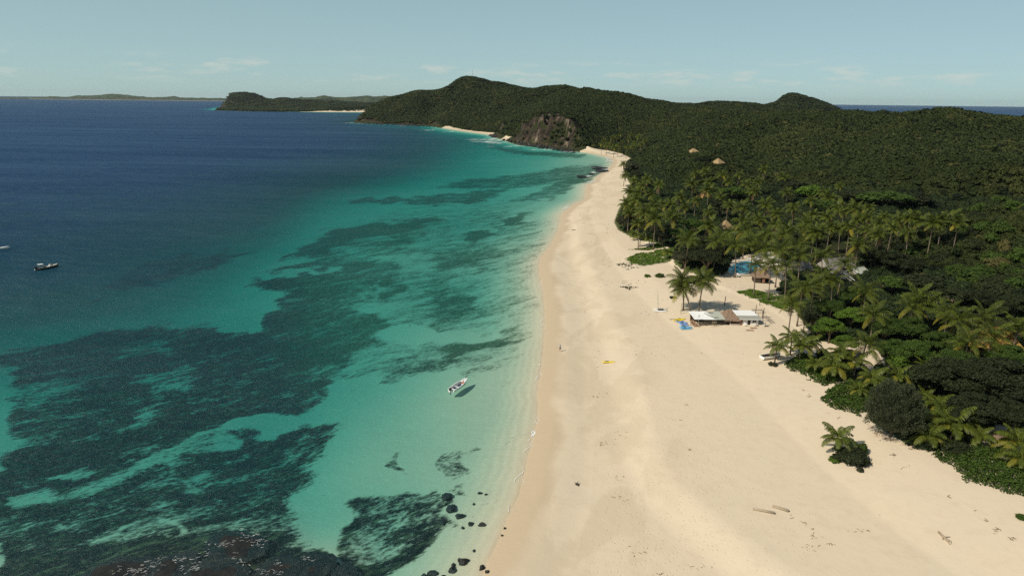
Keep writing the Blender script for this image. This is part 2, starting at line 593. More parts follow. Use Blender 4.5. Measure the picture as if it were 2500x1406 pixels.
class MB:
    """collects boxes, bars, tubes and lofts into one mesh"""

    def __init__(s):
        s.v = []
        s.f = []

    def add(s, vs, fs):
        o = len(s.v)
        s.v += [tuple(p) for p in vs]
        s.f += [tuple(i + o for i in f) for f in fs]
        return s

    def box(s, c, size, rot=None):
        x, y, z = [q / 2 for q in size]
        P = [Vector((a * x, b * y, c_ * z)) for a in (-1, 1) for b in (-1, 1) for c_ in (-1, 1)]
        M = Euler(rot).to_matrix() if rot else Matrix.Identity(3)
        return s.add([M @ p + Vector(c) for p in P], [(0, 1, 3, 2), (4, 6, 7, 5), (0, 4, 5, 1), (2, 3, 7, 6), (0, 2, 6, 4), (1, 5, 7, 3)])

    def tube(s, pts, rad, n=7, caps=True, flat=1.0):
        pts = [Vector(p) for p in pts]
        if isinstance(rad, (int, float)):
            rad = [rad] * len(pts)
        rings = []
        for i, p in enumerate(pts):
            d = (pts[min(i + 1, len(pts) - 1)] - pts[max(i - 1, 0)]).normalized()
            u = d.cross(Vector((0, 0, 1)))
            if u.length < .05:
                u = d.cross(Vector((0, 1, 0)))
            u.normalize()
            w = u.cross(d).normalized()
            rings.append([p + (u * math.cos(2 * math.pi * k / n) + w * math.sin(2 * math.pi * k / n) * flat) * rad[i] for k in range(n)])
        o = len(s.v)
        for r in rings:
            s.v += [tuple(q) for q in r]
        for i in range(len(rings) - 1):
            for k in range(n):
                a, b = o + i * n + k, o + i * n + (k + 1) % n
                s.f.append((a, b, b + n, a + n))
        if caps:
            s.f.append(tuple(o + k for k in range(n))[::-1])
            s.f.append(tuple(o + (len(rings) - 1) * n + k for k in range(n)))
        return s

    def loft(s, rings, closed=True, caps=True):
        o = len(s.v)
        n = len(rings[0])
        for r in rings:
            s.v += [tuple(q) for q in r]
        for i in range(len(rings) - 1):
            for k in range(n if closed else n - 1):
                a, b = o + i * n + k, o + i * n + (k + 1) % n
                s.f.append((a, b, b + n, a + n))
        if caps:
            s.f.append(tuple(o + k for k in range(n))[::-1])
            s.f.append(tuple(o + (len(rings) - 1) * n + k for k in range(n)))
        return s

    def ball(s, c, r, nu=10, nv=6, noise=0.0, seed=0):
        rg = random.Random(seed)
        sx, sy, sz = r if isinstance(r, tuple) else (r, r, r)
        o = len(s.v)
        s.v.append((c[0], c[1], c[2] - sz))
        for j in range(1, nv):
            th = math.pi * j / nv
            for i in range(nu):
                ph = 2 * math.pi * i / nu
                k = 1 + noise * (rg.random() - .5) * 2
                s.v.append((c[0] + sx * k * math.sin(th) * math.cos(ph), c[1] + sy * k * math.sin(th) * math.sin(ph), c[2] - sz * k * math.cos(th)))
        s.v.append((c[0], c[1], c[2] + sz))
        e = len(s.v) - 1
        for i in range(nu):
            s.f.append((o, o + 1 + (i + 1) % nu, o + 1 + i))
            s.f.append((e, e - nu + i, e - nu + (i + 1) % nu))
        for j in range(nv - 2):
            for i in range(nu):
                a, b = o + 1 + j * nu + i, o + 1 + j * nu + (i + 1) % nu
                s.f.append((a, b, b + nu, a + nu))
        return s

    def mesh(s, name, mat=None, smooth=False):
        me = bpy.data.meshes.new(name)
        me.from_pydata(s.v, [], s.f)
        if smooth:
            me.polygons.foreach_set('use_smooth', np.ones(len(me.polygons), bool))
        me.update()
        if mat:
            me.materials.append(mat)
        return me

    def build(s, name, mat, parent=None, smooth=False, **kw):
        return link(name, s.mesh(name, mat, smooth), parent, **kw)


# ------------------------------------------------------------------ materials of the setting
def m_ground():
    m, t = new_mat('sand_and_reef')
    p = t.pos()
    big = t.noise(p, .06, 4, .55)
    mid = t.noise(p, .45, 4, .6)
    fine = t.noise(p, 5.0, 4, .7)
    dry = t.mix(t.mr(big, .3, .7), (.655, .545, .395), (.64, .54, .40))
    dry = t.mix(t.math('MULTIPLY', t.mr(mid, .45, .8), .6), dry, (.58, .475, .345))
    damp = t.math('MULTIPLY', t.mr(t.noise(t.pos((.10, .045, .1), rot=(0, 0, R(14))), 1.0, 4, .55, .6), .46, .56), t.attr('low'))
    dry = t.mix(t.math('MULTIPLY', damp, .55), dry, (.545, .45, .315))
    spk = t.mr(fine, .60, .78)
    dry = t.mix(t.math('MULTIPLY', spk, .28), dry, (.40, .32, .23))
    # pocked, footprinted sand in the middle of the beach
    foot = t.attr('foot')
    pk = t.mr(t.vor(p, 1.5), .0, .28, 1, 0)
    dry = t.mix(t.math('MULTIPLY', t.math('MULTIPLY', pk, foot), .42), dry, (.50, .40, .28))
    wetc = t.mix(mid, (.535, .425, .285), (.50, .395, .265))
    sand = t.mix(t.attr('wet'), dry, wetc)
    under = t.attr('under')
    sand = t.mix(under, sand, t.mix(mid, (.62, .55, .40), (.56, .50, .36)))
    # reef and weed, broken up by noise
    reef = t.attr('reef')
    pr = t.pos((.065, .17, .1), rot=(0, 0, R(-40)))
    n1 = t.noise(pr, 1.0, 5, .62, .6)
    n2 = t.noise(t.pos((.22, .5, .4), rot=(0, 0, R(-40))), 1.0, 5, .7, .5)
    nn = t.math('ADD', t.math('MULTIPLY', n1, .55), t.math('MULTIPLY', n2, .45))
    q = t.math('ADD', reef, t.math('MULTIPLY', t.math('SUBTRACT', nn, .5), 3.6))
    nf = t.noise(t.pos((.9, 1.7, 1), rot=(0, 0, R(-35))), 1.0, 3, .7)
    q = t.math('ADD', q, t.math('MULTIPLY', t.math('SUBTRACT', nf, .5), 1.5))
    mask = t.mr(q, t.mr(t.attr('weed'), 0, 1, .10, .0, False), t.mr(t.attr('weed'), 0, 1, .74, .95, False))
    fl = t.noise(p, 1.1, 5, .75)
    dark = t.mix(t.mr(t.noise(t.pos((.35, .8, .5), rot=(0, 0, R(-35))), 1.0, 6, .78), .47, .72), (.007, .009, .005), (.14, .155, .075))
    weed = t.mix(t.mr(fl, .35, .7), (.040, .062, .032), (.22, .24, .13))
    rc = t.mix(t.attr('weed'), dark, weed)
    col = t.mix(t.math('MULTIPLY', mask, under), sand, rc)
    # vegetation litter and grass on land
    gr = t.attr('green')
    gq = t.mr(t.math('ADD', gr, t.math('MULTIPLY', t.math('SUBTRACT', t.noise(p, .8, 5, .7), .5), 1.2)), .45, .62)
    gcol = t.mix(t.noise(p, 2.2, 4, .7), (.028, .05, .012), (.10, .115, .03))
    col = t.mix(gq, col, gcol)
    h = t.math('ADD', t.math('MULTIPLY', fine, .25), t.math('ADD', mid, t.math('MULTIPLY', t.math('MULTIPLY', pk, foot), -.9)))
    t.out(t.bsdf(col, t.mix(t.attr('wet'), (.95, .95, .95), (.6, .6, .6)), t.bump(h, .5, .14), .2))
    return m


def m_hill():
    m, t = new_mat('hill_soil_and_rock')
    p = t.pos()
    n = t.noise(p, .35, 5, .7)
    soil = t.mix(n, (.014, .022, .007), (.045, .052, .018))
    soil = t.mix(t.mr(t.noise(p, .05, 3), .55, .8), soil, (.10, .075, .035))
    pv = t.pos((.22, .22, .035))
    rn = t.noise(pv, 1.0, 7, .68, .5)
    rn2 = t.noise(t.pos((.035, .035, .016)), 1.0, 5, .6)
    rock = t.mix(t.mr(rn, .38, .68), (.012, .011, .009), (.095, .068, .048))
    rock = t.mix(t.math('MULTIPLY', t.mr(t.math('ADD', t.math('MULTIPLY', rn2, .6), t.math('MULTIPLY', t.noise(t.pos((.11, .11, .018)), 1.0, 4, .6), .4)), .54, .66), t.attr('pale')), rock, t.mix(t.mr(rn, .3, .7), (.10, .070, .045), (.36, .29, .22)))
    rock = t.mix(t.mr(t.noise(t.pos((.07, .07, .05)), 1.0, 6, .75), .50, .60), rock, t.mix(rn, (.012, .018, .005), (.045, .055, .018)))
    col = t.mix(t.attr('rock'), soil, rock)
    t.out(t.bsdf(col, .95, t.bump(t.math('ADD', rn, n), .8, 2.0), .1))
    return m


def m_water():
    m, t = new_mat('sea_water')
    d = t.attr('depth')
    foamy = None
    sea = t.n('ShaderNodeCombineXYZ')
    for i, k in enumerate((.70, .938, .946)):
        t.put(sea.inputs[i], t.math('POWER', k, d))
    p = t.pos()
    # ripples: short wind waves crossing the bay, and cat's paws far out
    w1 = t.noise(t.pos((.55, 1.1, 1), rot=(0, 0, R(12))), 1.0, 4, .6, .4)
    w2 = t.noise(t.pos((.09, .24, 1), rot=(0, 0, R(8))), 1.0, 3, .5, .2)
    w3 = t.noise(t.pos((1.5, 2.2, 1), rot=(0, 0, R(-20))), 1.0, 3, .6, .5)
    hgt = t.math('ADD', t.math('MULTIPLY', w1, .55), t.math('ADD', t.math('MULTIPLY', w2, 1.1), t.math('MULTIPLY', w3, .42)))
    nrm = t.bump(hgt, 1.0, 1.1)
    gust = t.noise(t.pos((.0016, .011, 1), rot=(0, 0, R(4))), 1.0, 5, .6, .5)
    gust2 = t.noise(t.pos((.006, .03, 1), rot=(0, 0, R(6))), 1.0, 4, .6, .5)
    g = t.mr(t.math('ADD', t.math('MULTIPLY', gust, .6), t.math('MULTIPLY', gust2, .4)), .36, .66)
    so = t.attr('shore')
    swash = t.math('MULTIPLY', t.math('SINE', t.math('ADD', t.math('MULTIPLY', so, 3.6), t.math('MULTIPLY', t.noise(t.pos((.12, .12, 1)), 1.0, 3), 14.0))), t.mr(so, 1, 16, .30, 0))
    hgt = t.math('ADD', hgt, swash)
    nrm = t.bump(hgt, 1.0, 1.1)
    deep = t.mr(d, 3, 34)
    scat = t.mix(deep, (.018, .088, .115), (.019, .064, .152))
    scat = t.mix(t.math('MULTIPLY', t.math('SUBTRACT', 1.0, g), t.mr(d, 4, 25, 0, .38)), scat, (.008, .022, .080))
    # sunlight on ripple crests, painted in as a lighter scatter colour
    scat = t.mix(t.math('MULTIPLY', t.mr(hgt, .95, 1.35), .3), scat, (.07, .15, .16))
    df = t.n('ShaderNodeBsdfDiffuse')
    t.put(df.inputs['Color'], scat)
    t.t.links.new(nrm, df.inputs['Normal'])
    tr = t.n('ShaderNodeBsdfTransparent')
    t.t.links.new(sea.outputs[0], tr.inputs['Color'])
    fac = t.math('SUBTRACT', 1.0, t.math('POWER', .932, d))
    fac = t.math('MINIMUM', fac, 1.0)
    mx = t.n('ShaderNodeMixShader')
    t.put(mx.inputs[0], fac)
    t.t.links.new(tr.outputs[0], mx.inputs[1])
    t.t.links.new(df.outputs[0], mx.inputs[2])
    gl = t.n('ShaderNodeBsdfGlossy')
    gl.inputs['Roughness'].default_value = .22
    t.t.links.new(nrm, gl.inputs['Normal'])
    fr = t.n('ShaderNodeFresnel')
    fr.inputs['IOR'].default_value = 1.33
    t.t.links.new(nrm, fr.inputs['Normal'])
    f = t.math('MULTIPLY', t.math('MINIMUM', fr.outputs[0], .21), t.mr(g, 0, 1, .30, .62, False))
    m2 = t.n('ShaderNodeMixShader')
    t.put(m2.inputs[0], f)
    t.t.links.new(mx.outputs[0], m2.inputs[1])
    t.t.links.new(gl.outputs[0], m2.inputs[2])
    t.out(m2.outputs[0])
    return m


M_GROUND, M_HILL, M_WATER = m_ground(), m_hill(), m_water()

# ------------------------------------------------------------------ the ground mesh: finer near the viewer, coarser towards the horizon
az = np.concatenate((np.linspace(-66, -42, 24)[:-1], np.linspace(-42, 42, 640), np.linspace(42, 66, 24)[1:]))
az = np.radians(az)
rr = np.concatenate((np.geomspace(30, 66, 26)[:-1], np.geomspace(66, 860, 400)[:-1], np.geomspace(860, 1180, 150)[:-1], np.geomspace(1180, 2600, 110)[:-1], np.geomspace(2600, 5600, 46)))
A, RR = np.meshgrid(az, rr)
X, Y = RR * np.sin(A), RR * np.cos(A)
Z, S, CLF, BW, ROCK = H(X, Y, True)
PX, PY = project(X, Y, np.maximum(Z, 0) * 0)

# -- weed and reef seen through the water (photo outlines laid out on the sea bed)
REEF = [
    ([(0, 795), (170, 760), (300, 745), (430, 742), (495, 757), (560, 768), (640, 742), (700, 690), (640, 668), (600, 655), (700, 620), (800, 603), (960, 622), (980, 680), (945, 712), (880, 718), (872, 742), (935, 752), (945, 790), (905, 802), (865, 850), (800, 902), (770, 930), (740, 958), (640, 975), (560, 992), (480, 987), (420, 1000), (300, 1062), (0, 1130)], .80, 14),
    ([(330, 858), (455, 838), (475, 880), (430, 930), (395, 980), (330, 1012), (290, 1000), (350, 935)], -.36, 12),
    ([(285, 792), (440, 775), (430, 800), (250, 815)], -.30, 8), ([(0, 875), (120, 855), (220, 880), (150, 935), (0, 945)], -.22, 14),
    ([(-20, 1070), (300, 1032), (450, 985), (560, 1005), (700, 988), (800, 1000), (785, 1100), (765, 1165), (700, 1200), (680, 1255), (690, 1300), (715, 1325), (780, 1325), (860, 1372), (920, 1420), (-20, 1420)], .70, 16),
    ([(0, 1330), (200, 1330), (330, 1290), (470, 1300), (640, 1275), (690, 1310), (780, 1330), (850, 1372), (900, 1420), (0, 1420)], .55, 16),
    ([(475, 1012), (545, 1002), (545, 1030), (500, 1056), (440, 1085), (360, 1108), (250, 1152), (160, 1178), (40, 1205), (30, 1192), (220, 1140), (330, 1095), (420, 1060)], -.62, 8),
    ([(560, 985), (740, 965), (700, 1005), (590, 1018), (540, 1010)], -.7, 6), ([(390, 1205), (440, 1192), (430, 1215), (350, 1228)], -.5, 6), ([(400, 1245), (460, 1265), (450, 1275), (395, 1255)], -.45, 6),
    ([(240, 1272), (350, 1240), (350, 1252), (250, 1285)], -.45, 6), ([(480, 1130), (530, 1120), (500, 1160)], -.4, 6), ([(130, 1120), (230, 1085), (200, 1120)], -.5, 6),
    ([(845, 1212), (900, 1195), (960, 1182), (1040, 1178), (1062, 1210), (1088, 1240), (1092, 1290), (1060, 1335), (1000, 1372), (920, 1382), (840, 1342), (835, 1290), (872, 1250)], .62, 9),
    ([(850, 1340), (905, 1348), (960, 1380), (900, 1386), (860, 1370)], .5, 4),
    ([(965, 1110), (985, 1085), (1005, 1080), (1000, 1105), (990, 1140), (965, 1145)], .52, 4), ([(1090, 1130), (1110, 1100), (1150, 1092), (1165, 1110), (1150, 1145), (1110, 1165), (1092, 1160)], .52, 5), ([(1165, 1105), (1190, 1075), (1200, 1080), (1180, 1100)], .5, 3),
    ([(1080, 1180), (1120, 1172), (1110, 1195), (1070, 1195)], .45, 4),
    ([(700, 588), (790, 555), (870, 530), (1000, 523), (1070, 514), (1078, 526), (1000, 546), (870, 562), (760, 602), (680, 600)], .75, 6), ([(740, 600), (860, 560), (1000, 548), (1060, 535), (980, 590), (850, 610)], .3, 10),
    ([(840, 462), (1000, 464), (1180, 454), (1245, 449), (1190, 476), (1060, 488), (980, 478), (860, 474)], .8, 4), ([(1060, 440), (1150, 424), (1280, 417), (1380, 402), (1475, 401), (1480, 424), (1430, 446), (1350, 441), (1240, 449), (1130, 446)], .72, 5),
    ([(1250, 482), (1330, 450), (1400, 430), (1425, 440), (1350, 476), (1300, 484)], .65, 4), ([(1130, 568), (1145, 550), (1200, 548), (1190, 565), (1160, 577)], .8, 4), ([(1225, 540), (1260, 510), (1310, 505), (1270, 540), (1235, 545)], .65, 4),
    ([(1060, 600), (1150, 590), (1210, 610), (1160, 640), (1080, 640)], .45, 12), ([(1040, 700), (1110, 685), (1180, 700), (1150, 745), (1060, 755)], .42, 12), ([(1090, 822), (1180, 815), (1255, 825), (1240, 845), (1110, 852)], .6, 7), ([(930, 870), (1040, 850), (1140, 850), (1090, 880), (960, 892)], .5, 8),
    ([(780, 560), (1000, 500), (1250, 480), (1330, 560), (1270, 680), (1290, 760), (1250, 860), (1000, 880), (860, 860), (920, 800), (960, 700), (960, 620)], .36, 30),
    ([(1190, 349), (1260, 358), (1330, 366), (1400, 372), (1450, 378), (1400, 381), (1330, 376), (1250, 366)], .8, 2.5), ([(330, 560), (440, 552), (560, 562), (620, 577), (500, 602), (330, 632), (230, 618), (300, 598)], .55, 8), ([(1180, 770), (1240, 760), (1250, 790), (1200, 800)], -.2, 8),
    ([(945, 790), (1010, 780), (1150, 800), (1240, 800), (1160, 815), (1000, 812), (930, 805)], -.5, 6), ([(870, 733), (940, 742), (925, 752), (890, 752)], -.8, 3), ([(880, 700), (935, 662), (925, 680), (895, 705)], -.5, 4), ([(620, 640), (830, 628), (830, 638), (640, 652)], -.7, 4),
    ([(600, 700), (690, 690), (620, 760), (540, 765)], -.8, 10)]
reef = np.zeros(X.shape)
sea_pt = (S < 1.5) & (PX > -400) & (PX < 2000) & (PY < 1600) & (PY > 300) & (RR > 60) & (RR < 1300)
ax_, ay_ = PX[sea_pt], PY[sea_pt]
wob = (fbm(X[sea_pt] / 9, Y[sea_pt] / 9, 3) - .5)
wob2 = (fbm(X[sea_pt] / 9 + 80, Y[sea_pt] / 9, 3) - .5)
kpx = np.clip((ay_ - 250) / 500, .1, 1.6)
ax_ = ax_ + wob * 90 * kpx
ay_ = ay_ + wob2 * 40 * kpx
rv = np.zeros(ax_.shape)
for pts, st, feather in REEF:
    xs = [q[0] for q in pts]
    ys = [q[1] for q in pts]
    m = (ax_ > min(xs) - 60) & (ax_ < max(xs) + 60) & (ay_ > min(ys) - 40) & (ay_ < max(ys) + 40)
    if not m.any():
        continue
    sd = poly_sd(ax_[m], ay_[m] * 1.8, [(a, b * 1.8) for a, b in pts])
    rv[m] += st * sstep(-feather * 1.7, feather * 1.7, sd)
reef[sea_pt] = rv
reef = np.where(S < 0, np.clip(reef, -.6, 1.15), 0) * sstep(-.3, -3, S)
reef = np.where(reef < .03, reef - .32, reef)
reef = reef * (.78 + .44 * fbm(X / 24 + 30, Y / 24, 3)) + .10 * (fbm(X / 60, Y / 40 + 9, 3) - .5)
weed = sstep(560, 900, PX) * sstep(1000, 780, PY)
wet = sstep(5.8, 3.0, S + (fbm(X / 8, Y / 8, 3) - .5) * 3.5) * (CLF < .5)
wet = np.maximum(wet, (S < 0.5) * 1.0)
under = sstep(0.6, -1.5, S)
foot = sstep(9, 16, S) * sstep(46, 30, S + (fbm(X / 7, Y / 7, 3) - .5) * 20) * (CLF < .5)

# -- where plants cover the ground
VEGPX = [(2900, 1300), (2620, 1130), (2500, 1078), (2400, 1058), (2300, 1088), (2210, 1082), (2140, 1035), (2100, 960), (2050, 905), (1965, 880), (1950, 842), (1985, 815), (1965, 795), (1945, 760), (1900, 715), (1850, 700), (1800, 700), (1740, 690),
         (1700, 672), (1650, 648), (1640, 612), (1585, 592), (1545, 578), (1512, 560), (1502, 540), (1513, 510), (1532, 480), (1540, 450), (1526, 420), (1532, 400), (1546, 387), (1520, 375), (1480, 366.5), (1442, 365)]
VEG = [tuple(onplane(a, b, 2.6)[:2]) for a, b in VEGPX]
i_c = [i for i, c in enumerate(coast) if c[2] >= .5][0]
VEG = VEG + [((c[0] + .93 * c[3], c[1] + .35 * c[3]) if c[2] < .35 and 900 < c[1] < 1700 else (c[0], c[1])) for c in coast[i_c:]] + [(900, -220), (300, -100)]
CLEARPX = [[(1740, 695), (1800, 705), (1900, 712), (1925, 690), (1935, 655), (1890, 622), (1840, 620), (1780, 640)], [(1960, 860), (2000, 838), (2100, 838), (2200, 905), (2180, 925), (2100, 905), (2020, 870)],
           [(1990, 640), (2030, 600), (2090, 600), (2100, 670), (2020, 680)], [(2370, 850), (2365, 790), (2480, 800), (2490, 850)], [(2420, 1100), (2420, 1045), (2520, 1050), (2520, 1110)]]
CLEAR = [[tuple(onplane(a, b, 2.8)[:2]) for a, b in c] for c in CLEARPX]
vegd = np.full(X.shape, -99.0)
near = (RR < 1500) & (S > 0)
vegd[near] = poly_sd(X[near], Y[near], VEG)
fm_ = (RR >= 1500) & (S > 0)
vegd[fm_] = (S - np.where(BW > 10, BW * .8, 4))[fm_]
green = sstep(-3.0, 1.5, vegd) * .95
for c in (CLEAR[0], CLEAR[1], CLEAR[4]):
    m = (RR < 400) & (S > 0)
    green[m] = np.minimum(green[m], sstep(1.5, -3, poly_sd(X[m], Y[m], c)))
GRASSPX = [[(1528, 628), (1560, 617), (1640, 612), (1645, 640), (1570, 650), (1540, 642)], [(1540, 607), (1600, 600), (1640, 606), (1600, 612)], [(1795, 716), (1832, 707), (1900, 722), (1942, 750), (1935, 770), (1870, 746)]]
GRASS = [[tuple(onplane(a, b, 2.6)[:2]) for a, b in g] for g in GRASSPX]
for g in GRASS:
    m = (RR < 420) & (S > 0)
    green[m] = np.maximum(green[m], .62 * sstep(-2.5, 1.5, poly_sd(X[m], Y[m], g)))
pale = sstep(1240, 1290, PX) * sstep(1470, 1400, PX) * np.ones(X.shape) * sstep(1300, 1150, RR)

nr, nc = X.shape
idx = np.arange(nr * nc).reshape(nr, nc)
quads = np.stack((idx[:-1, :-1], idx[:-1, 1:], idx[1:, 1:], idx[1:, :-1]), -1).reshape(-1, 4)
V = np.stack((X, Y, Z), -1).reshape(-1, 3)
sflat, vflat, cflat = S.ravel(), vegd.ravel(), CLF.ravel()


def sub_mesh(name, mask, mat, attrs, kind, **kw):
    q = quads[mask]
    used, inv = np.unique(q, return_inverse=True)
    me = mesh_np(name, V[used], inv.reshape(-1, 4), mat, {k: v.ravel()[used] for k, v in attrs.items()}, smooth=True)
    return link(name, me, kind=kind, **kw)


qs = sflat[quads].max(1)
qv = vflat[quads].min(1)
qc = cflat[quads].max(1)
is_sea = qs < 0
qg = green.ravel()[quads].min(1)
is_hill = (~is_sea) & (((qv > 14) & (qg > .6)) | (qc > .35))
is_beach = ~(is_sea | is_hill)
low_ = sstep(30, 20, S + (fbm(X / 20, Y / 20, 3) - .5) * 16)
gat = dict(low=low_, reef=reef, weed=weed, wet=wet, under=under, foot=foot, green=green)
vis = np.ones(len(quads), bool)
deep_q = (Z.ravel()[quads].max(1) < -75)
sub_mesh('seabed', is_sea & ~deep_q, M_GROUND, gat, 'structure')
sub_mesh('beach', is_beach, M_GROUND, gat, 'structure')
sub_mesh('hillside', is_hill, M_HILL, dict(rock=ROCK, pale=pale), 'structure')

# -- the sea surface
az2 = np.radians(np.linspace(-66, 66, 420))
r2 = np.concatenate((np.geomspace(30, 5000, 330)[:-1], np.geomspace(5000, 26000, 24)))
A2, R2 = np.meshgrid(az2, r2)
X2, Y2 = R2 * np.sin(A2), R2 * np.cos(A2)
Z2, S2, _, _, _ = H(X2, Y2, True)
D2 = np.where(S2 < 0, -Z2, 0)
D2 = np.where(R2 > 4500, 60, D2)
Zw = np.zeros(X2.shape)
id2 = np.arange(X2.size).reshape(X2.shape)
q2 = np.stack((id2[:-1, :-1], id2[:-1, 1:], id2[1:, 1:], id2[1:, :-1]), -1).reshape(-1, 4)
keep = S2.ravel()[q2].min(1) < 4
q2 = q2[keep]
u2, inv2 = np.unique(q2, return_inverse=True)
V2 = np.stack((X2, Y2, Zw), -1).reshape(-1, 3)[u2]
link('sea_water', mesh_np('sea_water', V2, inv2.reshape(-1, 4), M_WATER, {'depth': D2.ravel()[u2], 'shore': np.maximum(-S2, 0).ravel()[u2]}, smooth=True), kind='structure')

# ------------------------------------------------------------------ plants
def foliage(name, cols, dry=None, trans=.25, patch=None, rough=.75):
    """cols: dark, mid, light leaf colours; each leaf and each plant differs a little"""
    m, t = new_mat(name)
    lv = t.attr('lv')
    rnd = t.n('ShaderNodeObjectInfo').outputs['Random']
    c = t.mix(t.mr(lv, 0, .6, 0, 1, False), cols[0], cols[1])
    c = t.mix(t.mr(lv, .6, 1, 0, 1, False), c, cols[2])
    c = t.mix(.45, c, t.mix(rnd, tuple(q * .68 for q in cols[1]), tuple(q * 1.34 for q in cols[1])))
    if patch:
        n = t.noise(t.pos((.012, .012, .012)), 1.0, 4, .65)
        c = t.mix(t.mr(n, .52, .72), c, t.mix(lv, patch[0], patch[1]))
        c = t.mix(t.mr(rnd, .965, .985), c, t.mix(lv, patch[1], patch[2]))
        c = t.mix(t.mr(rnd, .10, .06), c, t.mix(lv, tuple(q * .5 for q in cols[0]), cols[0]))
    if dry:
        d = t.attr('dry')
        c = t.mix(t.mr(d, .25, .6), c, t.mix(lv, dry[0], tuple(q * 1.3 for q in dry[0])))
        c = t.mix(t.mr(d, .65, .95), c, dry[1])
    s = t.n('ShaderNodeBsdfPrincipled')
    t.put(s.inputs['Base Color'], c)
    s.inputs['Roughness'].default_value = rough
    s.inputs['Specular IOR Level'].default_value = .25
    tr = t.n('ShaderNodeBsdfTranslucent')
    t.put(tr.inputs['Color'], t.mix(.5, c, (.09, .12, .01)))
    mx = t.n('ShaderNodeMixShader')
    mx.inputs[0].default_value = trans
    t.t.links.new(s.outputs[0], mx.inputs[1])
    t.t.links.new(tr.outputs[0], mx.inputs[2])
    t.out(mx.outputs[0])
    return m


M_FOREST = foliage('scrub_leaves', [(.012, .021, .004), (.029, .042, .008), (.058, .074, .016)], patch=[(.042, .054, .010), (.080, .084, .020), (.10, .080, .032)], trans=.12)
M_UNDER = foliage('undergrowth_leaves', [(.008, .016, .005), (.022, .038, .010), (.055, .078, .018)], patch=[(.03, .042, .01), (.06, .062, .02), (.09, .07, .03)], trans=.12)
M_BRIGHT = foliage('bright_leaves', [(.034, .066, .008), (.090, .160, .016), (.165, .260, .028)])
M_MID = foliage('green_leaves', [(.020, .040, .007), (.050, .088, .012), (.100, .150, .024)])
M_DARK = foliage('dark_leaves', [(.008, .013, .004), (.022, .030, .009), (.048, .056, .018)], trans=.12)
M_GREY = foliage('greyish_leaves', [(.020, .024, .012), (.045, .050, .024), (.085, .088, .045)], trans=.15)
M_NEEDLE = foliage('needle_sprays', [(.020, .026, .013), (.046, .056, .027), (.085, .098, .048)], trans=.15)
M_VINE = foliage('creeper_leaves', [(.014, .030, .005), (.042, .080, .009), (.092, .140, .018)], patch=[(.05, .06, .012), (.10, .09, .02), (.1, .08, .03)])
M_GRASS = foliage('beach_grass', [(.045, .085, .010), (.085, .150, .016), (.15, .20, .035)], trans=.2)
M_PALM = foliage('palm_leaflets', [(.022, .034, .006), (.078, .102, .013), (.180, .205, .026)], dry=[(.26, .22, .028), (.15, .085, .035)], trans=.30, rough=.5)
M_BARK = plain('grey_bark', (.16, .125, .09), .9, .35, 2.0, .1)
M_PBARK = plain('palm_bark', (.17, .135, .10), .9, .3, 4.0, .1)
M_DEADW = plain('dead_wood', (.36, .29, .21), .9, .3, 4.0, .1)


def leaf_quads(C, N, size, rg, asp=.62, tilt=.6):
    n = len(C)
    Nn = N + rg.normal(0, tilt, (n, 3))
    Nn /= np.linalg.norm(Nn, axis=1, keepdims=True) + 1e-9
    T = np.cross(Nn, rg.normal(0, 1, (n, 3)))
    T /= np.linalg.norm(T, axis=1, keepdims=True) + 1e-9
    B = np.cross(Nn, T)
    s = (size * rg.uniform(.6, 1.35, n))[:, None]
    Vq = np.stack((C + T * s, C + B * s * asp, C - T * s, C - B * s * asp), 1).reshape(-1, 3)
    return Vq, np.arange(4 * n).reshape(n, 4)


def crown_mesh(name, seed, n_clump, per, leaf, mat, spread=(1, 1, .72), clump=.42, core=True, tilt=.6, lower=-.35):
    """unit-radius crown: leaf clumps set over an uneven dome, dark core blobs inside"""
    rg = np.random.default_rng(seed)
    Vs, Fs, Ls, off = [], [], [], 0
    for k in range(n_clump):
        while True:
            d = rg.normal(0, 1, 3)
            d /= np.linalg.norm(d)
            if d[2] > lower:
                break
        rad = rg.uniform(.35, .78)
        c = d * rad * np.array(spread)
        cr = clump * rg.uniform(.65, 1.25)
        D = rg.normal(0, 1, (per, 3))
        D /= np.linalg.norm(D, axis=1, keepdims=True)
        D[:, 2] = np.where(D[:, 2] < -.3, -D[:, 2], D[:, 2])
        P = c + D * cr * rg.uniform(.72, 1.08, (per, 1)) * np.array((1, 1, .8))
        Vq, Fq = leaf_quads(P, D + np.array((0, 0, .5)), leaf, rg, tilt=tilt)
        Vs.append(Vq)
        Fs.append(Fq + off)
        off += len(Vq)
        cl = rg.uniform(.0, .35)
        Ls.append(np.repeat(np.clip(cl + rg.uniform(0, .65, per), 0, 1), 4))
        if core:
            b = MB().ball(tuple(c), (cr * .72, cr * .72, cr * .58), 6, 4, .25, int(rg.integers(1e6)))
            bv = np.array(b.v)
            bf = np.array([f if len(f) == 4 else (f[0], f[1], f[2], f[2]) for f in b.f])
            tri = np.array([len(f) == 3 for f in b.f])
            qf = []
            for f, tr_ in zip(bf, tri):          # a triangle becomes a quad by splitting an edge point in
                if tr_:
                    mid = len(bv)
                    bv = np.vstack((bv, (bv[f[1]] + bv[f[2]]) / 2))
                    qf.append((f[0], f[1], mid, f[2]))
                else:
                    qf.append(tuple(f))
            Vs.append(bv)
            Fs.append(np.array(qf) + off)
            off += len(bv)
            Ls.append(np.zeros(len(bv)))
    return mesh_np(name, np.vstack(Vs), np.vstack(Fs), mat, {'lv': np.concatenate(Ls)})


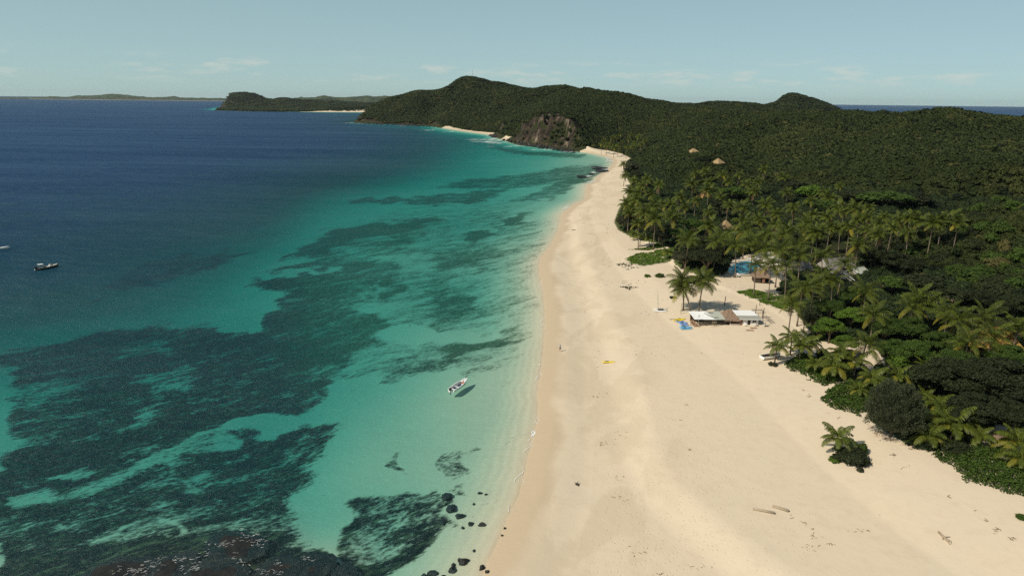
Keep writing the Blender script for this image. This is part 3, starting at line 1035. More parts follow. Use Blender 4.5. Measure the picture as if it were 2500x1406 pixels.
def needle_mesh(name, seed, n, mat):
    """casuarina crown: upward sprays of fine needles over a rounded body"""
    rg = np.random.default_rng(seed)
    D = rg.normal(0, 1, (n, 3))
    D /= np.linalg.norm(D, axis=1, keepdims=True)
    D[:, 2] = np.where(D[:, 2] < -.55, -D[:, 2], D[:, 2])
    lump = 1 + .10 * np.sin(D[:, 0] * 6 + 1) * np.cos(D[:, 1] * 7) + .09 * np.sin(D[:, 2] * 11 + D[:, 0] * 9) + .07 * np.sin(D[:, 1] * 15 + D[:, 0] * 12)
    P = D * (rg.uniform(.55, 1.0, n) ** .5 * lump)[:, None] * np.array((1, 1, 1.0))
    up = D * .6 + np.array((0, 0, .6)) + rg.normal(0, .42, (n, 3))
    up /= np.linalg.norm(up, axis=1, keepdims=True)
    T = np.cross(up, rg.normal(0, 1, (n, 3)))
    T /= np.linalg.norm(T, axis=1, keepdims=True)
    Ln = rg.uniform(.045, .105, n)[:, None]
    w = rg.uniform(.009, .018, n)[:, None]
    Vq = np.stack((P - T * w, P + T * w, P + up * Ln + T * w * .3, P + up * Ln - T * w * .3), 1).reshape(-1, 3)
    core = MB().ball((0, 0, 0), (.72, .72, .74), 12, 8, .12, 3)
    qf, bv = [], [list(p) for p in core.v]
    for f in core.f:
        if len(f) == 3:
            bv.append([(bv[f[1]][i] + bv[f[2]][i]) / 2 for i in range(3)])
            qf.append((f[0], f[1], len(bv) - 1, f[2]))
        else:
            qf.append(f)
    F = np.vstack((np.arange(4 * n).reshape(n, 4), np.array(qf) + 4 * n))
    lv = np.concatenate((np.repeat(rg.uniform(0, 1, n), 4), np.zeros(len(bv))))
    return mesh_np(name, np.vstack((Vq, np.array(bv))), F, mat, {'lv': lv})


# -- palms
def frond_arrays(L, e0, droop, seed, nleaf=15, dry=0.0, wid=.15):
    rg = np.random.default_rng(seed)
    n = 9
    t = np.linspace(0, 1, n)
    th = e0 - droop * t ** 1.25
    ds = L / (n - 1)
    x = np.r_[0, np.cumsum(np.cos(th[:-1]) * ds)]
    z = np.r_[0, np.cumsum(np.sin(th[:-1]) * ds)]
    y = .10 * L * np.sin(t * 2) * rg.uniform(-1, 1)
    w = .055 * (1 - t * .85)
    Vs = [np.stack((x, y - w, z), 1), np.stack((x, y + w, z), 1)]
    F = [[(i, i + 1, n + i + 1, n + i) for i in range(n - 1)]]
    off = 2 * n
    lv = [np.full(2 * n, .9)]
    VV = [np.vstack(Vs)]
    for k in range(nleaf):
        tt = .13 + .87 * (k + .5) / nleaf
        px_, pz_, py_ = np.interp(tt, t, x), np.interp(tt, t, z), np.interp(tt, t, y)
        a = np.interp(tt, t, th)
        fw = np.array((math.cos(a), 0, math.sin(a)))
        upv = np.array((-math.sin(a), 0, math.cos(a)))
        ll = L * .30 * (math.sin(math.pi * min(.16 + .80 * tt, 1)) ** .7) * rg.uniform(.85, 1.1)
        for sd in (-1, 1):
            side = np.array((0, sd, 0))
            d1 = side * .80 + fw * .42 + upv * .12
            d2 = side * .52 + fw * .40 - np.array((0, 0, .72 + .3 * rg.random()))
            p0 = np.array((px_, py_, pz_))
            p1 = p0 + d1 / np.linalg.norm(d1) * ll * .5
            p2 = p1 + d2 / np.linalg.norm(d2) * ll * .55
            ww = fw * wid * .5 * (L / 4)
            VV.append(np.array((p0 - ww * .7, p0 + ww * .7, p1 + ww, p1 - ww, p2 + ww * .25, p2 - ww * .25)))
            F.append([(off, off + 1, off + 2, off + 3), (off + 3, off + 2, off + 4, off + 5)])
            off += 6
            lv.append(np.full(6, rg.uniform(.1, 1)))
    V = np.vstack(VV)
    Fq = np.array([q for f in F for q in f])
    return V, Fq, np.concatenate(lv), np.full(len(V), dry)


FROND_KINDS = [(1.25, .9, 0), (.85, 1.25, 0), (.45, 1.3, .02), (.10, 1.15, .12), (-.45, .8, .42), (-.95, .45, .95)]
FRONDS = []
for i, (e0, dr, dry) in enumerate(FROND_KINDS):
    for v in range(2):
        Vf, Ff, lf, df = frond_arrays(4.3 - .25 * (i == 5), e0, dr, 40 + 3 * i + v, 17, dry + .06 * v)
        FRONDS.append(mesh_np('frond', Vf, Ff, M_PALM, {'lv': lf, 'dry': df}))
FRONDS_Y = []                           # broad yellowing fronds of the young palms along the sand
for i, (e0, dr, dry) in enumerate([(1.15, 1.0, 0), (.8, 1.35, .03), (.5, 1.5, .16), (.2, 1.4, .30)]):
    for v in range(2):
        Vf, Ff, lf, df = frond_arrays(3.6, e0, dr, 90 + 3 * i + v, 17, dry + .1 * v, .22)
        FRONDS_Y.append(mesh_np('frond', Vf, Ff, M_PALM, {'lv': lf, 'dry': df}))


def frond_plan(rg, n, old=True):
    """(kind, azimuth) of each frond"""
    r = []
    for k in range(n):
        u = k / n
        kind = 0 if u < .14 else 1 if u < .38 else 2 if u < .62 else 3 if u < .84 else 4 if u < .95 or not old else 5
        r.append((kind, k * 2.399 + rg.uniform(-.3, .3)))
    return r


def crown_palm_mesh(seed):
    rg = random.Random(seed)
    VV, FF, LL, DD, off = [], [], [], [], 0
    for kind, a in frond_plan(rg, 24):
        e0, dr, dry = FROND_KINDS[kind]
        dry = dry + (.22 * rg.random() if seed % 3 == 1 else 0)
        Vf, Ff, lf, df = frond_arrays(4.2 * rg.uniform(.78, 1.1), e0 + rg.uniform(-.12, .12), dr, rg.randrange(9999), 11, dry, .26)
        M = np.array(Matrix.Rotation(a, 3, 'Z'))
        VV.append(Vf @ M.T)
        FF.append(Ff + off)
        LL.append(lf)
        DD.append(df)
        off += len(Vf)
    return mesh_np('crown', np.vstack(VV), np.vstack(FF), M_PALM, {'lv': np.concatenate(LL), 'dry': np.concatenate(DD)})


PALM_CROWNS = [crown_palm_mesh(200 + i) for i in range(6)]


def trunk_mesh(h, lean, r0=.2, r1=.12, n=6, mat=None):
    pts, rad = [], []
    for i in range(n + 1):
        t = i / n
        pts.append((lean[0] * t ** 1.7, lean[1] * t ** 1.7, h * t))
        rad.append((r0 * 1.5 if i == 0 else r0 + (r1 - r0) * t))
    return MB().tube(pts, rad, 6).mesh('trunk', mat or M_PBARK, True)


def palm(px, py, h, label, group=None, base=False, young=False, nf=18, lean=None, s=1.0, detailed=True):
    """px, py: the crown's heart in the photo (or the trunk's foot when base is set); h: height of the crown's heart"""
    rg = random.Random(int(px * 31 + py * 7))
    if base:
        g = ground(px, py)
        ln = lean or (rg.uniform(-.5, .5), rg.uniform(-.5, .5))
    else:
        g = ground(px, py, h)
        ln = lean or (rg.uniform(-1, 1) * h * .07, rg.uniform(-1, 1) * h * .07)
        g.x -= ln[0]
        g.y -= ln[1]
    g.z = hz(g.x, g.y) - .05
    t = thing('coconut_palm', label, 'palm tree', g, 0, group)
    link('trunk', trunk_mesh(h, ln, .21 if h > 4 else .16, .13), t)
    if detailed:
        for kind, a in frond_plan(rg, nf, not young):
            src = FRONDS_Y if young else FRONDS
            kind = min(kind, 3) if young else kind
            f = link('frond', src[kind * 2 + rg.randrange(2)], t, (ln[0], ln[1], h - .05), a)
            f.rotation_euler = (rg.uniform(-.25, .25), rg.uniform(-.14, .14), a)
            k = s * rg.uniform(.85, 1.1)
            f.scale = (k, k, k)
    else:
        c = link('crown', PALM_CROWNS[rg.randrange(6)], t, (ln[0], ln[1], h - .05), rg.uniform(0, 6.28))
        k = s * rg.uniform(.72, 1.15)
        c.scale = (k, k, k)
    return t


# -- leafy trees
BROAD = [crown_mesh('crown', 300 + i, 26, 90, .085, None, clump=.36) for i in range(5)]
BROAD_BIG = [crown_mesh('crown', 320 + i, 52, 200, .034, None, clump=.25, tilt=.85) for i in range(3)]
FLAT = [crown_mesh('crown', 340 + i, 30, 100, .07, None, spread=(1, 1, .42), clump=.27, lower=-.1) for i in range(3)]
NEEDLE = needle_mesh('crown', 360, 20000, None)


def tree(px, py, rpx, mat, label, group=None, src=None, flat=.8, hc=None, name='leafy_tree', base=None, trunk=True):
    """px, py: middle of the crown in the photo, rpx: its half width there"""
    rg = random.Random(int(px * 17 + py))
    p = onplane(px, py, 5)
    dist = math.hypot(p[0], p[1], CAM_H)
    rpx = rpx * .87
    r = rpx * dist / FPX
    hc = hc if hc is not None else max(r * .72, 1.2)
    g = ground(px, py, hc)
    dist = (Vector((0, 0, CAM_H)) - g).length
    r = rpx * dist / FPX
    g.z = hz(g.x, g.y) - .05
    t = thing(name, label, 'tree', g, 0, group)
    mb = MB()
    mb.tube([(0, 0, -.1), (.1 * r * .3, 0, hc * .5), (0, .05 * r, hc)], [.05 * r + .06, .035 * r + .05, .02 * r + .03], 6)
    for k in range(5):
        a = k * 1.256 + rg.random()
        mb.tube([(0, 0, hc * .45), (math.cos(a) * r * .3, math.sin(a) * r * .3, hc * .85), (math.cos(a) * r * .6, math.sin(a) * r * .6, hc * (1.0 + .12 * rg.random()))], [.03 * r + .03, .018 * r + .03, .02], 5)
    if trunk:
        link('trunk', mb.mesh('trunk', M_BARK, True), t)
    c = link('crown', (src or BROAD)[rg.randrange(len(src or BROAD))], t, (0, 0, hc), rg.uniform(0, 6.28), mat)
    c.scale = (r, r * rg.uniform(.88, 1.1), r * flat)
    return t


# -- scattered woodland (beyond counting): one object each, drawn from a few crowns by geometry nodes
def scatter(name, pts, protos, label_kind='stuff', scale=None, rot=None, pick=None):
    n = len(pts)
    me = bpy.data.meshes.new(name)
    me.vertices.add(n)
    me.vertices.foreach_set('co', np.asarray(pts, np.float32).ravel())
    a = me.attributes.new('size', 'FLOAT_VECTOR', 'POINT')
    a.data.foreach_set('vector', np.asarray(scale, np.float32).ravel())
    a = me.attributes.new('turn', 'FLOAT_VECTOR', 'POINT')
    a.data.foreach_set('vector', np.asarray(rot, np.float32).ravel())
    a = me.attributes.new('pick', 'INT', 'POINT')
    a.data.foreach_set('value', np.asarray(pick, np.int32))
    ng = bpy.data.node_groups.new(name, 'GeometryNodeTree')
    ng.interface.new_socket('Geometry', in_out='INPUT', socket_type='NodeSocketGeometry')
    ng.interface.new_socket('Geometry', in_out='OUTPUT', socket_type='NodeSocketGeometry')
    N, Lk = ng.nodes, ng.links
    gi, go = N.new('NodeGroupInput'), N.new('NodeGroupOutput')
    j = N.new('GeometryNodeJoinGeometry')
    for pm in protos:
        po = bpy.data.objects.new(name + '_crown', pm)
        oi = N.new('GeometryNodeObjectInfo')
        oi.inputs['Object'].default_value = po
        gi2 = N.new('GeometryNodeGeometryToInstance')
        Lk.new(oi.outputs['Geometry'], gi2.inputs[0])
        Lk.new(gi2.outputs[0], j.inputs[0])

    def na(nm, ty):
        x = N.new('GeometryNodeInputNamedAttribute')
        x.data_type = ty
        x.inputs['Name'].default_value = nm
        return x.outputs[0]
    ip = N.new('GeometryNodeInstanceOnPoints')
    Lk.new(gi.outputs[0], ip.inputs['Points'])
    Lk.new(j.outputs[0], ip.inputs['Instance'])
    ip.inputs['Pick Instance'].default_value = True
    Lk.new(na('pick', 'INT'), ip.inputs['Instance Index'])
    Lk.new(na('turn', 'FLOAT_VECTOR'), ip.inputs['Rotation'])
    Lk.new(na('size', 'FLOAT_VECTOR'), ip.inputs['Scale'])
    Lk.new(ip.outputs[0], go.inputs[0])
    o = link(name, me, kind=label_kind)
    md = o.modifiers.new('scatter', 'NODES')
    md.node_group = ng
    return o


# jittered cells in bearing and log distance
gal = []
for dA, r0, r1 in ((.0068, 95, 540), (.0038, 540, 4700)):
    aa = np.arange(R(-46), R(47), dA)
    ll = np.arange(math.log(r0), math.log(r1), dA)
    a_, l_ = np.meshgrid(aa, ll)
    gal.append(((a_ + rng.uniform(0, dA, a_.shape)).ravel(), (l_ + rng.uniform(0, dA, a_.shape)).ravel()))
GA, GL = np.concatenate([q[0] for q in gal]), np.concatenate([q[1] for q in gal])
gr_ = np.exp(GL)
gx, gy = (gr_ * np.sin(GA)).ravel(), (gr_ * np.cos(GA)).ravel()
gr_ = gr_.ravel()
ii = (np.interp(np.hypot(gx, gy), rr, np.arange(len(rr)))).round().astype(int)
jj = (np.interp(np.arctan2(gx, gy), az, np.arange(len(az)))).round().astype(int)
land = S[ii, jj] > 2
gx, gy, gr_, ii, jj = gx[land], gy[land], gr_[land], ii[land], jj[land]
gz, gs, gcl, gbw, grk = H(gx, gy, True)
vd = np.where(gr_ < 1500, poly_sd(gx, gy, VEG), gs - np.where(gbw > 10, gbw * .8, 4))
okm = (vd > 1.0) & (rng.random(len(gx)) > grk * .93) & (gs > 4)
for c in CLEAR + GRASS:
    okm &= ~inside(gx, gy, c)
# what a ridge nearer by hides altogether is thinned out
elev = (Z + 8 - CAM_H) / RR
run = np.maximum.accumulate(np.where(S > 0, elev - 8 / RR, -9), axis=0)
hid = (gz + 7 - CAM_H) / gr_ < run[ii, jj] - .012
okm &= ~(hid & (rng.random(len(gx)) < .7))
gx, gy, gz, gr_, vd, gs = (q[okm] for q in (gx, gy, gz, gr_, vd, gs))
cell = gr_ * np.where(gr_ < 540, .0068, .0038)
low = (gz < 8) & (gy < 560) & (gx > 40)
# near the viewer the cells are smaller than a bush: keep fewer
want = np.where(low, 2.1, 2.25)
kp = rng.random(len(gx)) < np.minimum(1, (cell / want) ** 2)
gx, gy, gz, gr_, vd, gs, low, cell, want = (q[kp] for q in (gx, gy, gz, gr_, vd, gs, low, cell, want))
sp = np.maximum(cell, want)
n = len(gx)
rad = sp * rng.uniform(.62, 1.12, n) * (.75 + .6 * fbm(gx / 40, gy / 40, 3))
big = rng.random(n) < .10
rad = np.where(big & ~low & (gr_ < 900), rad * 1.7, rad)
rad = np.where(low, np.minimum(rad, .6 + .25 * vd), rad)
hgt = np.minimum(rad * rng.uniform(.75, 1.15, n), 2.6 + .12 * rad + rng.uniform(0, 1.2, n))
turn = np.stack((np.zeros(n), np.zeros(n), rng.uniform(0, 6.28, n)), -1)
P3 = np.stack((gx, gy, gz + hgt * .35), -1)
SC = np.stack((rad, rad, hgt), -1)

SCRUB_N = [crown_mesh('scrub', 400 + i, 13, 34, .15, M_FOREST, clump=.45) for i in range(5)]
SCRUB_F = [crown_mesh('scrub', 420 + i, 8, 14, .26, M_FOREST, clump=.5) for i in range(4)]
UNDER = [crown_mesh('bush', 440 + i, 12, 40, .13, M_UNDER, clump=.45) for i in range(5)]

pxs, pys = project(gx, gy, gz)
inframe = (pxs > 0) & (pxs < 2500) & (pys < 1406)
# the nearest of the wood's trees are trees of their own
cand = np.where(inframe & ~low & (gr_ < 420))[0]
cand = cand[np.argsort(-(rad / gr_)[cand])][:90]
solo = np.zeros(n, bool)
solo[cand] = True
mU = low & ~solo
mN = ~low & (gr_ < 520) & ~solo
mF = ~low & (gr_ >= 520)
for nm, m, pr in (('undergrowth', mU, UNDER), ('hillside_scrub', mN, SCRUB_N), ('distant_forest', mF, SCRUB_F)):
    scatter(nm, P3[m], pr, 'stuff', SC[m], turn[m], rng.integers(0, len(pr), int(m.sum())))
SOLO_MATS = [M_DARK, M_MID, M_FOREST, M_FOREST, M_MID]
for k, i in enumerate(cand):
    t = thing('leafy_tree', 'rounded dark green tree in the unbroken scrub cloaking the slope at right', 'tree', (gx[i], gy[i], gz[i] - .05), 0, 'trees of the scrub on the right slope')
    link('trunk', MB().tube([(0, 0, -.2), (.1, 0, hgt[i] * .8)], [.16, .07], 6).mesh('trunk', M_BARK), t)
    c = link('crown', BROAD[k % 5], t, (0, 0, hgt[i] * .62), float(turn[i, 2]), SOLO_MATS[k % 5])
    c.scale = (rad[i] * 1.15, rad[i] * 1.15, hgt[i] * 1.05)
print('SCATTER', n, int(mU.sum()), int(mN.sum()), int(mF.sum()))

# ------------------------------------------------------------------ palms and trees one can tell apart
# beside the beach shack
palm(1668, 757, 8.6, 'taller leaning palm on the sand behind the kayaks, left of the shack', 'palms beside the shack', True, lean=(-.9, -.5), s=1.2, nf=30)
palm(1684, 760, 6.4, 'short palm with a slanting trunk between the two tall shack palms', 'palms beside the shack', True, lean=(-2.4, .4), s=1.05, nf=22)
palm(1706, 760, 8.8, 'bushy palm with hanging brown fronds right behind the white shack roof', 'palms beside the shack', True, lean=(.5, -.3), s=1.2, nf=34)
# young palms along the sand
YOUNG = [
    (2046, 1068, 2.6, 'lone young palm on open sand with a dark shrub at its foot', 1.0), (1898, 846, 4.2, 'young palm arching over the beached white skiff', 1.0), (1934, 822, 4.6, 'feathery young palm just below the slender trunk at the beach corner', 1.0),
    (1957, 842, 4.2, 'dense young palm second behind the beached skiff', 1.0), (1976, 836, 4.0, 'young palm with one broad frond flung toward the sandy clearing', 1.0), (2032, 892, 3.0, 'yellowing young palm at the edge of the creeper tongue, orange frond at its foot', 1.25),
    (1990, 888, 2.4, 'small pale young palm rising out of the dark creeper edge', .8), (2054, 862, 4.0, 'young palm at the front rim of the small sandy clearing', 1.05), (2091, 884, 3.4, 'young palm with drooping yellow tips right of the sandy clearing rim', 1.1),
    (2130, 922, 2.6, 'young palm with curling fronds above the rounded creeper mound', 1.0), (2097, 950, 1.6, 'small sprouting palm standing in the rounded creeper mound', .8), (2192, 916, 2.8, 'young palm with faded yellow fronds just behind the feathery casuarina', 1.0),
    (2259, 892, 3.6, 'palm with one bright curled frond against the dark broad tree', .8), (2252, 925, 2.2, 'low palm with a golden frond at the top right of the casuarina', .9), (2261, 965, 2.0, 'stubby upright palm on the right shoulder of the casuarina', .75),
    (2290, 990, 2.6, 'palm behind the bright clump, its fronds over the casuarina edge', 1.0), (2268, 1062, 1.8, 'bright low palm at the right foot of the casuarina', 1.1), (2327, 1036, 3.0, 'largest bright palm in the clump between casuarina and thatch shade', 1.3),
    (2358, 1022, 3.0, 'bright palm at the right rear of the clump by the casuarina', 1.15), (2300, 1020, 3.0, 'bright palm at the left rear of the clump by the casuarina', 1.1), (2390, 1062, 1.8, 'low palm with yellow tips nearest the thatch shade, on its left', .9),
    (2486, 1076, 2.4, 'yellow-green palm leaning over the thatched beach shade', 1.25), (2494, 1120, 1.8, 'palm at the right margin in front of the thatched beach shade', 1.1), (1630, 616, 2.6, 'small palm at the right end of the green creeper lawn', .8),
    (1564, 578, 4.2, 'low palm on the sand under the grey beach tree, left of a pair', 1.0), (1585, 581, 4.6, 'low palm on the sand under the grey beach tree, right of a pair', 1.0), (1548, 570, 3.0, 'yellowish low palm tucked under the grey beach tree', .9)]
for a, b, h, lab, s in YOUNG:
    palm(a, b, h, lab, 'young palms along the sand', young=True, nf=13, s=s)
# tall palms near enough to tell apart
TALL = [
    (1934, 742, 10.2, 'slender palm standing alone at the corner of the beach, in front of two dark trees', 1.0), (1882, 648, 10.5, 'palm in front of the pool, beside the grey thatched roof', 1.0), (1919, 652, 11, 'palm next right of the one before the pool thatch', 1.0),
    (1953, 625, 11, 'palm over the left end of the long grey roof', 1.0), (1846, 648, 9.5, 'slim pale-trunked palm rising from the lawn edge in front of the pool', .85), (1987, 699, 10, 'shaggy palm in the bunch of three at the right end of the lawn', 1.05),
    (1960, 706, 10.2, 'palm with dead skirts in the bunch of three at the end of the lawn', 1.05), (2010, 672, 10.5, 'palm between the bunch of three and the white gable', 1.0), (2032, 684, 9.5, 'palm below the white gable of the grey roofs', 1.0),
    (2062, 646, 11, 'palm with golden hanging fronds in front of the white gable', 1.05), (2097, 598, 11, 'yellow-hung palm overhanging the right end of the grey roofs', 1.1), (2007, 624, 11, 'palm over the middle of the grey roofs', 1.0),
    (2114, 712, 9, 'palm standing clear above the bright broadleaf trees behind the sandy clearing', 1.15), (2134, 768, 8, 'palm with star-shaped open fronds among the bright broadleaf trees', 1.1), (2114, 842, 7, 'palm with a bare double trunk on the small sandy clearing', 1.1),
    (2229, 748, 8.5, 'left palm of three with backlit curled fronds above the dark wood', 1.15), (2261, 744, 8.5, 'right palm of three with backlit curled fronds above the dark wood', 1.2), (2244, 726, 9.5, 'rear palm of three with backlit curled fronds above the dark wood', 1.1),
    (2314, 764, 9.5, 'slim palm with a long pale trunk, left of a pair near the brown roof', 1.1), (2343, 784, 9, 'slim palm with a long pale trunk, right of a pair near the brown roof', 1.1), (2405, 774, 9, 'palm standing behind the brown thatched roof', 1.15),
    (2363, 836, 7.5, 'palm in front of the left corner of the brown thatched roof', 1.1), (2422, 822, 7.5, 'palm in the middle before the brown thatched roof', 1.2), (2488, 800, 7.5, 'palm at the right margin beside the brown thatched roof', 1.0)]
for a, b, h, lab, s in TALL:
    palm(a, b, h, lab, 'tall palms near the beach buildings', s=s, nf=20)
# the grove: crowded palms nobody could single out by look
GROVE = [(1530, 498), (1596, 507), (1559, 546), (1730, 518), (1732, 552), (1812, 507), (1853, 536), (1896, 523), (1937, 509), (1969, 546), (1814, 541), (1837, 591), (1796, 600), (1891, 550), (1946, 598), (1989, 573), (1643, 530), (1600, 536), (1682, 587), (1730, 466), (1841, 468), (1673, 505),
         (1870, 575), (1915, 575), (1770, 575), (1750, 590), (1860, 610), (1905, 612), (1925, 560), (1660, 480), (1700, 490), (1575, 520), (1620, 500), (1780, 500), (1760, 480), (1870, 500), (1985, 525), (1555, 490), (1640, 500), (1820, 565), (1545, 515)]
for i, (a, b) in enumerate(GROVE):
    palm(a, b, 9.5 + (i * 37 % 10) * .3, 'coconut palm crowded among others in the grove behind the pool and beach edge', 'palms crowding the grove behind the pool', detailed=b > 560, s=1.22)
GROVE2 = [(2047, 510), (2064, 515), (2089, 510), (2122, 507), (2097, 535), (2119, 532), (2117, 562), (2149, 547), (2199, 537), (2221, 532), (2244, 540), (2323, 532), (2299, 542), (2279, 545), (2219, 570), (2027, 557), (1995, 567), (1967, 560), (2050, 560), (2075, 555), (2160, 530), (2340, 545), (2020, 530), (2145, 575), (2180, 555)]
for i, (a, b) in enumerate(GROVE2):
    palm(a, b, 9.5 + (i * 53 % 10) * .3, 'coconut palm in the belt of palms between the grey roofs and the right-hand slope', 'palms in the belt below the right slope', detailed=False, s=1.1)
GROVE3 = [(1923, 470), (1912, 434), (1866, 414), (1764, 427), (1723, 420), (1698, 425), (1805, 427), (1732, 445), (2050, 455), (2012, 472), (2025, 485), (1980, 490), (1780, 445), (1850, 445), (1690, 450), (1820, 450)]
for i, (a, b) in enumerate(GROVE3):
    palm(a, b, 8.5 + (i * 29 % 10) * .25, 'small far palm sticking out of the wood below the hillside huts', 'palms below the hillside huts', detailed=False, s=1.3)
GROVE4 = [(1475, 345), (1490, 349), (1505, 335), (1520, 345), (1535, 340), (1550, 350), (1510, 355), (1530, 359), (1560, 335), (1575, 345), (1495, 338), (1545, 360), (1482, 356), (1500, 361), (1515, 328), (1540, 330), (1468, 352), (1565, 352)]
for i, (a, b) in enumerate(GROVE4):
    palm(a, b, 9.5 + (i * 41 % 10) * .3, 'tiny distant palm in the stand at the far end of the beach', 'palms at the far end of the beach', detailed=False, s=1.15)
BEDGE = [(1522, 402), (1548, 441), (1568, 455), (1609, 452), (1540, 470), (1556, 472), (1590, 475), (1535, 520), (1525, 430), (1580, 440)]
for i, (a, b) in enumerate(BEDGE):
    palm(a, b, 7 + (i % 4) * .7, 'palm leaning out over the sand along the upper beach edge', 'palms along the upper beach edge', detailed=False, s=1.2)

# broadleaf trees: crown middle and half width in the photo
TREES = [
    (1672, 628, 40, M_GREY, 'ash-grey twiggy tree at the left flank of the great spreading tree', BROAD_BIG, .8, 4.5), (1728, 628, 60, M_DARK, 'great dark spreading tree casting shade in front of the pool', BROAD_BIG, .6, 6), (1708, 600, 56, M_DARK, 'dark dome of leaves behind the great spreading tree', BROAD_BIG, .75, 6),
    (1657, 570, 36, M_MID, 'vivid green tree behind the creeper lawn', FLAT, .8, 5.5), (1690, 548, 42, M_MID, 'deep green tree back of the vivid one', FLAT, .7, 6), (1618, 576, 26, M_GREY, 'grey-brown tree between the beach pair of palms and the vivid tree', BROAD, .8, 4.5), (1610, 562, 24, M_DARK, 'dark tree behind the low pair of beach palms', BROAD, .8, 5),
    (1532, 540, 32, M_GREY, 'grey leafy beach tree jutting furthest out over the sand', BROAD_BIG, .85, 4.5), (1560, 528, 24, M_GREY, 'grey tree joined behind the one jutting over the sand', BROAD, .85, 5), (1544, 408, 24, M_GREY, 'grey-green tree at the narrow upper beach', BROAD, .8, 5), (1556, 428, 22, M_DARK, 'dark tree beside the upper beach palms', BROAD, .8, 5),
    (1602, 490, 24, M_MID, 'green tree in the palms by the upper beach', BROAD, .7, 6), (1790, 470, 44, M_MID, 'spreading green tree above the grove, below the lower hut', FLAT, .7, 6.5), (1760, 505, 34, M_DARK, 'dark tree in the middle of the grove', BROAD, .8, 7), (1930, 452, 46, M_DARK, 'brownish flat-topped tree below the hillside', FLAT, .6, 6), (1975, 468, 34, M_BRIGHT, 'light green tree topping the grove near the right slope', BROAD, .7, 6),
    (2000, 500, 50, M_MID, 'wide dark green tree right of the grove', FLAT, .6, 7), (2160, 485, 70, M_MID, 'widest flat-topped tree at the foot of the right slope', FLAT, .5, 6), (2080, 475, 40, M_DARK, 'dark tree left of the widest flat-topped one', FLAT, .6, 6), (2240, 490, 40, M_DARK, 'dark bushy tree right of the widest flat-topped one', BROAD, .7, 5),
    (2075, 585, 22, M_DARK, 'dark round tree behind the grey roofs', BROAD, .8, 5), (2130, 625, 46, M_DARK, 'dark tree right of the grey roofs', BROAD_BIG, .7, 5), (2200, 640, 50, M_DARK, 'wide dark tree between grey roofs and spur', BROAD_BIG, .65, 4.5), (2180, 690, 46, M_MID, 'green tree above the backlit palms', FLAT, .7, 5), (2260, 690, 55, M_DARK, 'dull wide tree under the spur at right', FLAT, .65, 5),
    (2030, 752, 44, M_MID, 'leafy green tree behind the two dark slender ones', BROAD_BIG, .75, 5), (2090, 722, 46, M_MID, 'round green tree around the clear-standing palm', BROAD_BIG, .75, 5), (2080, 770, 42, M_BRIGHT, 'bright tree left of the star-shaped palm', BROAD_BIG, .8, 5), (2028, 795, 40, M_BRIGHT, 'bright fresh-green tree at the back of the sandy clearing', BROAD_BIG, .8, 4.5),
    (2062, 836, 34, M_BRIGHT, 'lightest yellow-green tree overhanging the sandy clearing', BROAD_BIG, .85, 3.6), (2000, 806, 22, M_BRIGHT, 'small bright tree by the two dark slender ones', BROAD, .8, 3), (2165, 800, 48, M_MID, 'broad green tree right of the star-shaped palm', BROAD_BIG, .8, 5.2), (2215, 800, 52, M_MID, 'broad leafy tree in front of the backlit palms', BROAD_BIG, .8, 5.2),
    (2170, 850, 44, M_MID, 'green tree right beside the palm on the sandy clearing', BROAD_BIG, .85, 4.2), (2230, 858, 56, M_MID, 'large green tree above the dark broad one', BROAD_BIG, .8, 5), (2300, 835, 50, M_MID, 'deep green tree left of the brown roof', BROAD_BIG, .75, 4.6), (2190, 882, 32, M_BRIGHT, 'bright tree low at the right rim of the sandy clearing', BROAD, .8, 3),
    (2325, 915, 86, M_DARK, 'huge dark tree at right, the left of two', BROAD_BIG, .7, 6), (2440, 930, 92, M_DARK, 'huge dark tree at the right margin', BROAD_BIG, .75, 6.5), (2390, 1000, 66, M_DARK, 'dark tree overshadowing the thatched beach shade', BROAD_BIG, .75, 5), (2470, 1010, 60, M_DARK, 'dark tree behind the thatched beach shade', BROAD_BIG, .75, 5), (2260, 925, 40, M_DARK, 'dark tree behind the casuarina', BROAD_BIG, .8, 4),
    (2340, 880, 56, M_MID, 'green tree between the huge dark tree and brown roof', BROAD_BIG, .7, 5.5), (2470, 870, 50, M_MID, 'green tree in front of the brown roof at the right margin', BROAD_BIG, .7, 5), (2480, 740, 46, M_DARK, 'dark tree behind the brown roof at the right margin', BROAD_BIG, .7, 5), (2400, 730, 50, M_DARK, 'dark tree behind the pale-trunked palm pair', BROAD_BIG, .7, 5), (2330, 720, 46, M_DARK, 'dull dark tree above the pale-trunked palm pair', FLAT, .7, 4.5),
    (1966, 770, 22, M_DARK, 'slender dark tree at the beach corner, left of two', BROAD, 1.1, 4.6), (1985, 776, 24, M_DARK, 'slender dark tree at the beach corner, right of two', BROAD, 1.05, 4.4)]
for a, b, r, mt, lab, src, flat, hc in TREES:
    tree(a, b, r, mt, lab, None, src, flat, hc)
tree(2184, 1003, 60, M_NEEDLE, 'big feathery grey-green casuarina standing out on the sand edge', None, [NEEDLE], 1.12, 5.0, 'casuarina_tree')

